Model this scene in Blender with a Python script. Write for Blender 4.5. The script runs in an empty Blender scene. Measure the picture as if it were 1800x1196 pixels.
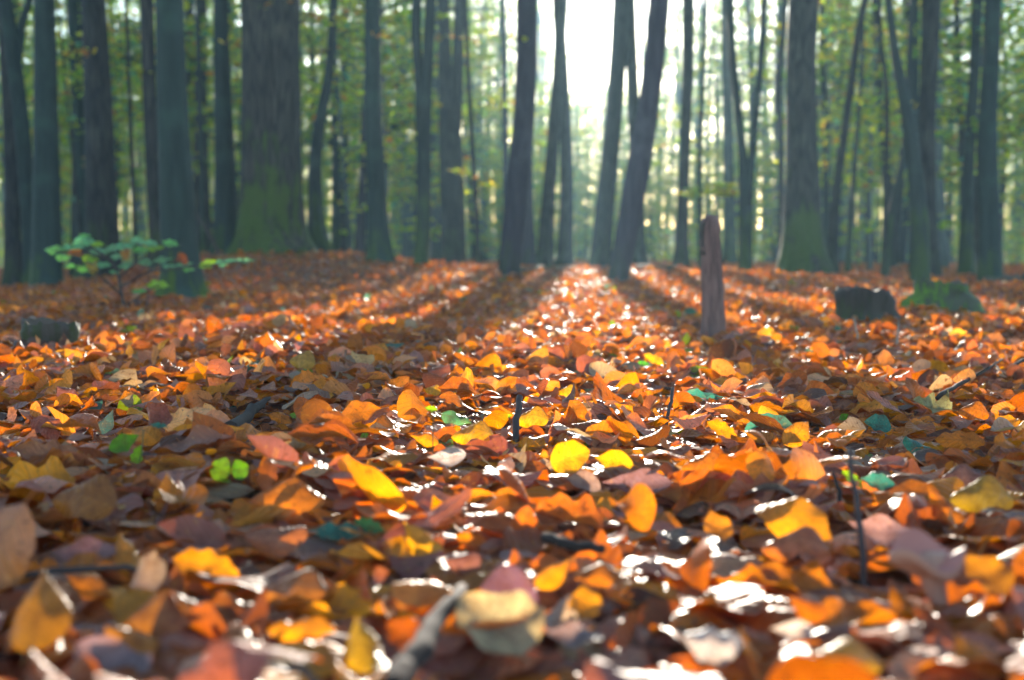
import bpy, math, random
import numpy as np
from mathutils import Vector, Matrix

rng = np.random.default_rng(11)
random.seed(11)
C = bpy.context.scene.collection
scene = bpy.context.scene
PI = math.pi

# ------------------------------------------------------------------ camera geometry
F = 2473.0                    # focal length in photo pixels (1800 wide)
CX, CY = 900.0, 598.0
CAM_H = 0.24
PITCH = math.radians(2.96)
SUN_EL = math.radians(8.9)
SUN_AZ = math.radians(3.0)    # to the right of straight ahead
SUN_DIR = Vector((math.sin(SUN_AZ)*math.cos(SUN_EL), math.cos(SUN_AZ)*math.cos(SUN_EL), math.sin(SUN_EL)))
cp, sp = math.cos(PITCH), math.sin(PITCH)


def ray(px, py):
    cx, cz = (px-CX)/F, (CY-py)/F
    return cx, cp+sp*cz, -sp+cp*cz


def at(px, py, d):
    """the world point seen at photo pixel (px, py) at distance d straight ahead"""
    X, Y, Z = ray(px, py)
    t = d/Y
    return np.array((t*X, d, CAM_H+t*Z))


def sstep(a, b, x):
    t = np.clip((x-a)/(b-a), 0, 1)
    return t*t*(3-2*t)


OAK_X, OAK_Y = (480-900)/F*14.0, 14.0


def terrain(x, y):
    x = np.asarray(x, float); y = np.asarray(y, float)
    z = 0.17*sstep(5, 17, y)+0.10*sstep(17, 30, y)
    z = z+0.22*np.exp(-((x-OAK_X)/1.35)**2/1.6-((y-OAK_Y)/2.3)**2/1.6)
    z = z+0.035*np.exp(-((x+0.35)/0.35)**2-((y-1.45)/0.3)**2)
    z = z+0.012*np.sin(2.1*x+0.7*y+0.4)+0.010*np.sin(1.3*y-1.7*x+2.0)+0.006*np.sin(5.1*x+1.0)*np.sin(4.3*y)
    z = z-0.17*sstep(0.215, 0.30, -x/np.maximum(y, 4.0))*sstep(8, 13, y)-0.07*sstep(0.14, 0.30, x/np.maximum(y, 4.0))*sstep(9, 15, y)
    fade = sstep(0.4, 1.2, np.abs(y)+np.abs(x))
    return z*fade+4.5*sstep(100, 165, y)


def ground_hit(px, py, lift=0.02):
    X, Y, Z = ray(px, py)
    d = 0.5
    for _ in range(4000):
        t = d/Y
        if CAM_H+t*Z <= float(terrain(t*X, d))+lift:
            break
        d *= 1.002
    t = d/Y
    return np.array((t*X, d, float(terrain(t*X, d))+lift))


def proj(p):
    x, y, z = p[0], p[1], p[2]-CAM_H
    dep = cp*y-sp*z
    up = sp*y+cp*z
    return CX+F*x/dep, CY-F*up/dep, dep


# ------------------------------------------------------------------ mesh helpers
class MB:
    def __init__(s):
        s.v, s.q, s.t, s.qm, s.tm, s.n = [], [], [], [], [], 0
        s.uv, s.col = [], []

    def add(s, v, q=None, t=None, uv=None, col=None, mat=0):
        v = np.asarray(v, float).reshape(-1, 3)
        if q is not None and len(q):
            q = np.asarray(q, int).reshape(-1, 4); s.q.append(q+s.n); s.qm.append(np.full(len(q), mat))
        if t is not None and len(t):
            t = np.asarray(t, int).reshape(-1, 3); s.t.append(t+s.n); s.tm.append(np.full(len(t), mat))
        s.v.append(v); s.n += len(v)
        s.uv.append(np.zeros((len(v), 2)) if uv is None else uv)
        c = np.ones((len(v), 4))
        if col is not None:
            c[:, :3] = col
        s.col.append(c)

    def mesh(s, name, mats, smooth=True):
        v = np.concatenate(s.v)
        q = np.concatenate(s.q) if s.q else np.zeros((0, 4), int)
        t = np.concatenate(s.t) if s.t else np.zeros((0, 3), int)
        mi = np.concatenate(([] if not s.qm else s.qm)+([] if not s.tm else s.tm)) if (s.qm or s.tm) else np.zeros(0)
        me = bpy.data.meshes.new(name)
        me.vertices.add(len(v)); me.vertices.foreach_set('co', v.ravel().astype(np.float32))
        li = np.concatenate((q.ravel(), t.ravel())).astype(np.int32)
        me.loops.add(len(li)); me.loops.foreach_set('vertex_index', li)
        nf = len(q)+len(t)
        st = np.concatenate((np.arange(len(q))*4, len(q)*4+np.arange(len(t))*3)).astype(np.int32)
        me.polygons.add(nf); me.polygons.foreach_set('loop_start', st)
        me.polygons.foreach_set('material_index', mi.astype(np.int32))
        me.polygons.foreach_set('use_smooth', np.full(nf, smooth))
        uvl = me.uv_layers.new(name='UVMap')
        uv = np.concatenate(s.uv)[li]
        uvl.data.foreach_set('uv', uv.ravel().astype(np.float32))
        ca = me.color_attributes.new('leaf_colour', 'FLOAT_COLOR', 'POINT')
        ca.data.foreach_set('color', np.concatenate(s.col).ravel().astype(np.float32))
        for m in (mats if isinstance(mats, (list, tuple)) else [mats]):
            me.materials.append(m)
        me.update(calc_edges=True); me.validate()
        return me


def obj(name, me, parent=None, loc=None):
    o = bpy.data.objects.new(name, me); C.objects.link(o)
    if parent is not None:
        o.parent = parent
    if loc is not None:
        o.location = loc
    return o


def tag(o, label, cat, group=None, kind=None):
    o['label'] = label
    if cat: o['category'] = cat
    if group: o['group'] = group
    if kind: o['kind'] = kind
    return o


def empty(name, loc, label, cat, group=None):
    o = bpy.data.objects.new(name, None); C.objects.link(o)
    o.location = loc; o.empty_display_size = 0.2
    return tag(o, label, cat, group)


def tube(mb, path, rad, sides=10, mat=0, lobes=0, lobe_amp=0.0, cap=True, rough=0.0, col=None, seed=0):
    """a tapered tube along a path; lobes/lobe_amp(arrays) give a buttressed outline"""
    r = np.random.default_rng(seed+5)
    P = np.asarray(path, float); n = len(P)
    rad = np.broadcast_to(np.asarray(rad, float), (n,))
    T = np.gradient(P, axis=0); T /= np.linalg.norm(T, axis=1)[:, None]+1e-9
    mean = T.mean(0)
    ref = np.array((0, 1.0, 0)) if abs(mean[1]) < 0.75 else np.array((1.0, 0, 0))
    A = np.cross(T, ref); A /= np.linalg.norm(A, axis=1)[:, None]+1e-9
    B = np.cross(T, A)
    th = np.linspace(0, 2*PI, sides, endpoint=False)
    R = rad[:, None]*np.ones((n, sides))
    if lobes:
        ph = r.uniform(0, 6)
        R = R*(1+np.broadcast_to(lobe_amp, (n,))[:, None]*(0.7*np.cos(lobes*th+ph)+0.5*np.cos((lobes+2)*th+2*ph)))
    if rough:
        R = R*(1+rough*r.normal(size=(n, sides)))
    V = P[:, None, :]+R[..., None]*(np.cos(th)[None, :, None]*A[:, None, :]+np.sin(th)[None, :, None]*B[:, None, :])
    i = np.arange(n-1)[:, None]; j = np.arange(sides)[None, :]; k = (j+1) % sides
    q = np.stack((i*sides+j, i*sides+k, (i+1)*sides+k, (i+1)*sides+j), -1).reshape(-1, 4)
    v = V.reshape(-1, 3); t = []
    if cap:
        v = np.vstack((v, P[-1]+T[-1]*rad[-1]*0.3, P[0]))
        e = n*sides
        t = [((n-1)*sides+a, (n-1)*sides+(a+1) % sides, e) for a in range(sides)]+[((a+1) % sides, a, e+1) for a in range(sides)]
    uv = np.zeros((len(v), 2))
    mb.add(v, q, t, uv=uv, mat=mat, col=col)


# ------------------------------------------------------------------ materials
def nodes(name):
    m = bpy.data.materials.new(name); m.use_nodes = True
    nt = m.node_tree
    for x in list(nt.nodes):
        nt.nodes.remove(x)
    out = nt.nodes.new('ShaderNodeOutputMaterial')
    return m, nt, out


def N(nt, typ, **kw):
    n = nt.nodes.new('ShaderNode'+typ)
    for k, v in kw.items():
        if k.startswith('in_'):
            key = k[3:]
            n.inputs[int(key) if key.isdigit() else key.replace('_', ' ')].default_value = v
        else:
            setattr(n, k, v)
    return n


def math_(nt, op, a, b=None, clamp=False):
    n = nt.nodes.new('ShaderNodeMath'); n.operation = op; n.use_clamp = clamp
    for i, x in enumerate((a, b)):
        if x is None: continue
        if isinstance(x, (int, float)): n.inputs[i].default_value = x
        else: nt.links.new(x, n.inputs[i])
    return n.outputs[0]


def mixc(nt, f, a, b, mode='MIX'):
    n = nt.nodes.new('ShaderNodeMix'); n.data_type = 'RGBA'; n.blend_type = mode
    for s, x in ((n.inputs['Factor'], f), (n.inputs[6], a), (n.inputs[7], b)):
        if isinstance(x, (int, float)): s.default_value = x
        elif isinstance(x, tuple): s.default_value = x
        else: nt.links.new(x, s)
    return n.outputs[2]


def maprange(nt, x, a, b, c=0.0, d=1.0):
    n = nt.nodes.new('ShaderNodeMapRange'); n.interpolation_type = 'SMOOTHSTEP'
    nt.links.new(x, n.inputs[0])
    for i, v in enumerate((a, b, c, d)):
        n.inputs[i+1].default_value = v
    return n.outputs[0]


def leaf_material(name, source, transl=0.45, rough=0.38, veins=True, coat=0.0, sat=1.0, under=0.10):
    """a leaf: veined, paler underside, light shines through it"""
    m, nt, out = nodes(name)
    if source == 'object':
        base = N(nt, 'ObjectInfo').outputs['Color']
    else:
        base = N(nt, 'Attribute', attribute_name='leaf_colour').outputs['Color']
    tc = N(nt, 'TexCoord')
    nz = N(nt, 'TexNoise', in_Scale=22.0 if source != 'object' else 3.5, in_Detail=4.0, in_Roughness=0.65)
    nt.links.new(tc.outputs['Object'], nz.inputs['Vector'])
    blot = maprange(nt, nz.outputs[0], 0.35, 0.72)
    col = mixc(nt, blot, base, mixc(nt, 0.55, base, (0.10, 0.035, 0.018, 1)), 'MIX')
    fine = N(nt, 'TexNoise', in_Scale=140.0 if source != 'object' else 16.0, in_Detail=3.0)
    nt.links.new(tc.outputs['Object'], fine.inputs['Vector'])
    if veins:
        col = mixc(nt, maprange(nt, fine.outputs[0], 0.60, 0.70, 0.0, 0.7), col, (0.06, 0.022, 0.012, 1))
        col = mixc(nt, maprange(nt, fine.outputs[0], 0.30, 0.42, 0.35, 0.0), col, mixc(nt, 0.5, base, (0.75, 0.40, 0.10, 1)))
    bump_in = None
    if veins:
        uv = N(nt, 'UVMap', uv_map='UVMap').outputs[0]
        sx = N(nt, 'SeparateXYZ'); nt.links.new(uv, sx.inputs[0])
        u, v = sx.outputs[1], math_(nt, 'ABSOLUTE', sx.outputs[0])
        w = math_(nt, 'FRACT', math_(nt, 'MULTIPLY', math_(nt, 'SUBTRACT', u, math_(nt, 'MULTIPLY', v, 0.22)), 9.0))
        w = math_(nt, 'ABSOLUTE', math_(nt, 'SUBTRACT', w, 0.5))
        line = maprange(nt, w, 0.0, 0.13, 1.0, 0.0)
        mid = maprange(nt, v, 0.02, 0.08, 1.0, 0.0)
        line = math_(nt, 'MAXIMUM', line, mid)
        col = mixc(nt, math_(nt, 'MULTIPLY', line, 0.7), col, mixc(nt, 0.5, base, (0.12, 0.045, 0.02, 1)))
        bump_in = math_(nt, 'ADD', math_(nt, 'MULTIPLY', w, 1.6), math_(nt, 'MULTIPLY', nz.outputs[0], 0.8))
    # paler underside
    geo = N(nt, 'NewGeometry')
    hs = N(nt, 'HueSaturation', in_Saturation=0.80, in_Value=1.15); nt.links.new(col, hs.inputs['Color'])
    pale = mixc(nt, under, hs.outputs[0], (0.34, 0.23, 0.17, 1) if under > 0 else (0, 0, 0, 1))
    colr = mixc(nt, geo.outputs['Backfacing'], col, pale)
    bs = N(nt, 'BsdfPrincipled', in_Roughness=rough)
    nt.links.new(colr, bs.inputs['Base Color'])
    rz = maprange(nt, nz.outputs[0], 0.3, 0.7, rough-0.12, rough+0.16)
    nt.links.new(rz, bs.inputs['Roughness'])
    bs.inputs['Specular IOR Level'].default_value = 0.3
    bs.inputs['Coat Weight'].default_value = coat
    bs.inputs['Coat Roughness'].default_value = 0.22
    tr = N(nt, 'BsdfTranslucent')
    hs2 = N(nt, 'HueSaturation', in_Saturation=1.22*sat, in_Value=1.55); nt.links.new(col, hs2.inputs['Color'])
    nt.links.new(hs2.outputs[0], tr.inputs['Color'])
    if bump_in is not None:
        bp = N(nt, 'Bump', in_Strength=0.5, in_Distance=0.004)
        nt.links.new(bump_in, bp.inputs['Height']); nt.links.new(bp.outputs[0], bs.inputs['Normal'])
    mx = N(nt, 'MixShader', in_0=transl)
    nt.links.new(bs.outputs[0], mx.inputs[1]); nt.links.new(tr.outputs[0], mx.inputs[2])
    nt.links.new(mx.outputs[0], out.inputs[0])
    return m


def bark_material(name, c1, c2, moss_h=0.0, moss_amt=0.0, scale=1.0, ridges=0.0, moss_col=(0.055, 0.085, 0.004, 1), var=0.25, wet=0.75):
    m, nt, out = nodes(name)
    tc = N(nt, 'TexCoord')
    mp = N(nt, 'Mapping'); mp.inputs['Scale'].default_value = (9*scale, 9*scale, 1.3*scale)
    nt.links.new(tc.outputs['Object'], mp.inputs[0])
    nz = N(nt, 'TexNoise', in_Scale=2.2, in_Detail=6.0, in_Roughness=0.62); nt.links.new(mp.outputs[0], nz.inputs['Vector'])
    pat = N(nt, 'TexNoise', in_Scale=2.3, in_Detail=3.0); nt.links.new(tc.outputs['Object'], pat.inputs['Vector'])
    col = mixc(nt, maprange(nt, nz.outputs[0], 0.33, 0.68), (*c1, 1), (*c2, 1))
    lich = maprange(nt, pat.outputs[0], 0.52, 0.66, 0.0, 0.65)
    col = mixc(nt, lich, col, (c2[0]*1.5, c2[1]*1.7, c2[2]*1.5, 1))
    h = nz.outputs[0]
    if ridges:
        mp2 = N(nt, 'Mapping'); mp2.inputs['Scale'].default_value = (26, 26, 2.6)
        nt.links.new(tc.outputs['Object'], mp2.inputs[0])
        vo = N(nt, 'TexVoronoi', in_Scale=1.0, feature='DISTANCE_TO_EDGE'); nt.links.new(mp2.outputs[0], vo.inputs['Vector'])
        crack = maprange(nt, vo.outputs['Distance'], 0.02, 0.22)
        col = mixc(nt, crack, (c1[0]*0.35, c1[1]*0.35, c1[2]*0.35, 1), col)
        h = math_(nt, 'ADD', math_(nt, 'MULTIPLY', crack, 1.2), math_(nt, 'MULTIPLY', nz.outputs[0], 0.7))
    oi = N(nt, 'ObjectInfo')
    vv = math_(nt, 'ADD', math_(nt, 'MULTIPLY', oi.outputs['Random'], 2*var), 1-var)
    hsv = N(nt, 'HueSaturation'); nt.links.new(vv, hsv.inputs['Value']); nt.links.new(col, hsv.inputs['Color'])
    col = hsv.outputs[0]
    if moss_amt > 0:
        sx = N(nt, 'SeparateXYZ'); nt.links.new(tc.outputs['Object'], sx.inputs[0])
        hh = math_(nt, 'ADD', sx.outputs[2], math_(nt, 'MULTIPLY', math_(nt, 'SUBTRACT', pat.outputs[0], 0.5), 6.0*moss_h))
        hh = math_(nt, 'ADD', hh, math_(nt, 'MULTIPLY', math_(nt, 'SUBTRACT', nz.outputs[0], 0.5), 4.5*moss_h))
        mk = math_(nt, 'MULTIPLY', maprange(nt, hh, moss_h*0.1, moss_h*1.3, 1.0, 0.0), moss_amt)
        fz = N(nt, 'TexNoise', in_Scale=60.0, in_Detail=3.0); nt.links.new(tc.outputs['Object'], fz.inputs['Vector'])
        mcol = mixc(nt, fz.outputs[0], (moss_col[0]*0.5, moss_col[1]*0.5, moss_col[2]*0.5, 1), (moss_col[0]*1.5, moss_col[1]*1.5, moss_col[2]*1.5, 1))
        col = mixc(nt, mk, col, mcol)
    bs = N(nt, 'BsdfPrincipled', in_Roughness=wet); nt.links.new(col, bs.inputs['Base Color'])
    bs.inputs['Specular IOR Level'].default_value = 0.3
    bp = N(nt, 'Bump', in_Strength=0.6, in_Distance=0.012 if ridges else 0.005)
    nt.links.new(h, bp.inputs['Height']); nt.links.new(bp.outputs[0], bs.inputs['Normal'])
    nt.links.new(bs.outputs[0], out.inputs[0])
    return m


def plain(name, c, rough=0.7, var=0.4, scale=40):
    m, nt, out = nodes(name)
    tc = N(nt, 'TexCoord')
    nz = N(nt, 'TexNoise', in_Scale=float(scale), in_Detail=4.0); nt.links.new(tc.outputs['Object'], nz.inputs['Vector'])
    col = mixc(nt, nz.outputs[0], tuple(x*(1-var) for x in c)+(1,), tuple(x*(1+var) for x in c)+(1,))
    bs = N(nt, 'BsdfPrincipled', in_Roughness=rough); nt.links.new(col, bs.inputs['Base Color'])
    bs.inputs['Specular IOR Level'].default_value = 0.2
    bp = N(nt, 'Bump', in_Strength=0.3, in_Distance=0.002)
    nt.links.new(nz.outputs[0], bp.inputs['Height']); nt.links.new(bp.outputs[0], bs.inputs['Normal'])
    nt.links.new(bs.outputs[0], out.inputs[0])
    return m


M_LEAF = leaf_material('fallen_leaf_skin', 'object', transl=0.45, rough=0.50, coat=0.03)
M_LITTER = leaf_material('leaf_litter_skin', 'attr', transl=0.45, rough=0.50, coat=0.03)
M_FOLIAGE = leaf_material('foliage_skin', 'attr', transl=0.55, rough=0.5, veins=False, under=0.0)
M_GREEN = leaf_material('green_leaf_skin', 'object', transl=0.5, rough=0.42, coat=0.05, under=0.0)
M_BEECH = bark_material('beech_bark', (0.0120, 0.0170, 0.0141), (0.0255, 0.0326, 0.0264), 0.45, 0.55)
M_BEECHG = bark_material('algae_beech_bark', (0.0081, 0.0152, 0.0123), (0.0163, 0.0278, 0.0219), 0.22, 0.5)
M_FOOT = bark_material('mossy_foot_bark', (0.0099, 0.0184, 0.0149), (0.0197, 0.0337, 0.0264), 0.16, 1.0)
M_DARK = bark_material('dark_bark', (0.0228, 0.0168, 0.0144), (0.0480, 0.0360, 0.0300), 0.3, 0.3, ridges=0.5)
M_OAK = bark_material('oak_bark', (0.0290, 0.0201, 0.0158), (0.0659, 0.0474, 0.0379), 0.75, 0.85, ridges=1.0)
M_FAR = bark_material('haze_paled_far_bark', (0.055, 0.065, 0.062), (0.12, 0.135, 0.125), 0.2, 0.2)  # distance haze is put into this bark's colour, lightening the far trunks
M_PURP = bark_material('flare_tinted_grey_bark', (0.0298, 0.0221, 0.0299), (0.0568, 0.0433, 0.0524), 0.25, 0.25)  # violet flare wash near the sun is put into this grey bark's colour
M_STUMP = bark_material('mossy_stump_bark', (0.032, 0.023, 0.018), (0.072, 0.052, 0.040), 0.08, 0.40, scale=3)
M_MOSS = bark_material('bright_moss', (0.030, 0.026, 0.020), (0.060, 0.055, 0.035), 0.13, 0.95, scale=3, moss_col=(0.085, 0.165, 0.006, 1))
M_POST = bark_material('red_brown_dead_wood', (0.11, 0.055, 0.046), (0.24, 0.125, 0.100), 0.0, 0.0, scale=3)
M_CUT = plain('weathered_cut_wood', (0.10, 0.065, 0.045), 0.8)
M_TWIG = plain('twig_bark', (0.055, 0.035, 0.03), 0.6, scale=60)
M_GREYSTICK = plain('grey_stick_bark', (0.036, 0.023, 0.018), 0.95, scale=50)
M_STALK = plain('thin_green_stalk', (0.10, 0.08, 0.03), 0.5)
M_STRAW = plain('dry_straw', (0.30, 0.22, 0.16), 0.8)
M_CAP = plain('mushroom_cap_skin', (0.42, 0.16, 0.12), 0.6, var=0.15, scale=30)
M_RIM = plain('mushroom_pale_flesh', (0.42, 0.21, 0.14), 0.6, var=0.15, scale=40)

# ------------------------------------------------------------------ leaf shapes
def leaf_grid(nu, nv, kind='beech', curl=0.5, cross=0.4, fold=0.15, wave=0.1, twist=0.0, skew=0.0, seed=0, ripple=0.0):
    r = np.random.default_rng(seed)
    u = np.linspace(0, 1, nu+1)
    if kind == 'oak':
        w = 0.25*np.sin(PI*u**0.75)**0.6*(1+0.17*np.cos(2*PI*3.6*u+0.6))*(0.55+0.6*u)
    elif kind == 'maple':
        w = 0.50*np.sin(PI*u**0.62)**0.8*(1+0.38*np.cos(2*PI*2.9*u+1.2))
    elif kind == 'round':
        w = 0.40*np.sin(PI*u**0.85)**0.62
    else:
        w = 0.315*np.sin(PI*u**0.88)**0.78*(1+0.035*np.sin(2*PI*10*u)*(nu > 8))*(1-0.42*sstep(0.66, 1.0, u))
    w = np.maximum(w, 0.006)
    th = curl*(u-0.35)+0.35*curl*np.sin(2*PI*u+r.uniform(0, 6))
    du = np.gradient(u)
    y = np.concatenate(([0], np.cumsum(0.5*(np.cos(th[1:])+np.cos(th[:-1]))*np.diff(u))))
    z = np.concatenate(([0], np.cumsum(0.5*(np.sin(th[1:])+np.sin(th[:-1]))*np.diff(u))))
    v = np.linspace(-1, 1, nv+1)
    cr = cross*(0.5+u) if True else cross
    cr = np.where(np.abs(cr) < 1e-3, 1e-3, cr)[:, None]
    V = v[None, :]; W = w[:, None]
    x = W*np.sin(cr*V)/cr
    h = W*(1-np.cos(cr*V))/cr+fold*W*np.abs(V)
    p1, p2, f1 = r.uniform(0, 6), r.uniform(0, 6), r.uniform(1.1, 2.8)
    h = h+wave*W*np.abs(V)**1.6*np.where(V > 0, np.sin(2*PI*f1*u[:, None]+p1), np.sin(2*PI*f1*u[:, None]+p2))
    if ripple:
        h = h+ripple*np.sin(2*PI*9*(u[:, None]-0.22*np.abs(V)))*np.minimum(1, 3*np.abs(V))*np.sin(PI*u[:, None])
    ct, st = np.cos(th)[:, None], np.sin(th)[:, None]
    tw = twist*(u-0.5)[:, None]
    x2 = x*np.cos(tw)-h*np.sin(tw); h2 = x*np.sin(tw)+h*np.cos(tw)
    X = x2+skew*np.sin(PI*u)[:, None]*0.1
    Y = y[:, None]-h2*st
    Z = z[:, None]+h2*ct
    P = np.stack((X, Y-0.5*y[-1], Z), -1).reshape(-1, 3)
    P[:, 2] -= 0.5*z[-1]
    uv = np.stack((np.broadcast_to(V, X.shape), np.broadcast_to(u[:, None], X.shape)), -1).reshape(-1, 2)
    i = np.arange(nu)[:, None]; j = np.arange(nv)[None, :]; m = nv+1
    q = np.stack((i*m+j, i*m+j+1, (i+1)*m+j+1, (i+1)*m+j), -1).reshape(-1, 4)
    return P, q, uv


def random_shape(nu, nv, seed, flat=1.0, ripple=0.0):
    r = np.random.default_rng(seed)
    kind = r.choice(['beech', 'beech', 'beech', 'beech', 'beech', 'beech', 'round', 'oak'])
    s = r.choice([-1, 1], p=[0.62, 0.38])
    return leaf_grid(nu, nv, kind, curl=flat*s*r.uniform(0.05, 1.2), cross=flat*r.choice([-1, 1], p=[0.6, 0.4])*r.uniform(0.05, 1.0),
                     fold=r.uniform(-0.12, 0.35), wave=r.uniform(0.04, 0.24), twist=flat*r.normal(0, 0.6), skew=r.normal(0, 0.5), seed=seed, ripple=ripple)


PAL = [((0.42, 0.098, 0.016), .31, 'copper brown'), ((0.64, 0.172, 0.008), .32, 'orange'), ((0.74, 0.255, 0.008), .08, 'golden orange'),
       ((0.36, 0.130, 0.085), .10, 'mauve brown'), ((0.13, 0.042, 0.018), .06, 'dark brown'), ((0.46, 0.29, 0.16), .025, 'pale beige'),  # mauve brown has the sky's lilac sheen on shaded leaves put into it
       ((0.50, 0.100, 0.012), .07, 'rusty red'), ((0.20, 0.27, 0.03), .006, 'yellow green'), ((0.06, 0.19, 0.12), .006, 'blue green')]
PCOL = np.array([p[0] for p in PAL]); PW = np.array([p[1] for p in PAL]); PW /= PW.sum()


def rotmats(yaw, tilt, az, roll=None):
    """rotation: yaw about z, then lean by tilt about a horizontal axis at angle az"""
    cy, sy = np.cos(yaw), np.sin(yaw)
    Z = np.zeros_like(cy); O = np.ones_like(cy)
    Rz = np.stack((np.stack((cy, -sy, Z), -1), np.stack((sy, cy, Z), -1), np.stack((Z, Z, O), -1)), -2)
    ax, ay = np.cos(az), np.sin(az)
    c, s = np.cos(tilt), np.sin(tilt); k = 1-c
    Rt = np.stack((np.stack((c+ax*ax*k, ax*ay*k, ay*s), -1), np.stack((ax*ay*k, c+ay*ay*k, -ax*s), -1), np.stack((-ay*s, ax*s, c), -1)), -2)
    return Rt@Rz


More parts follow.
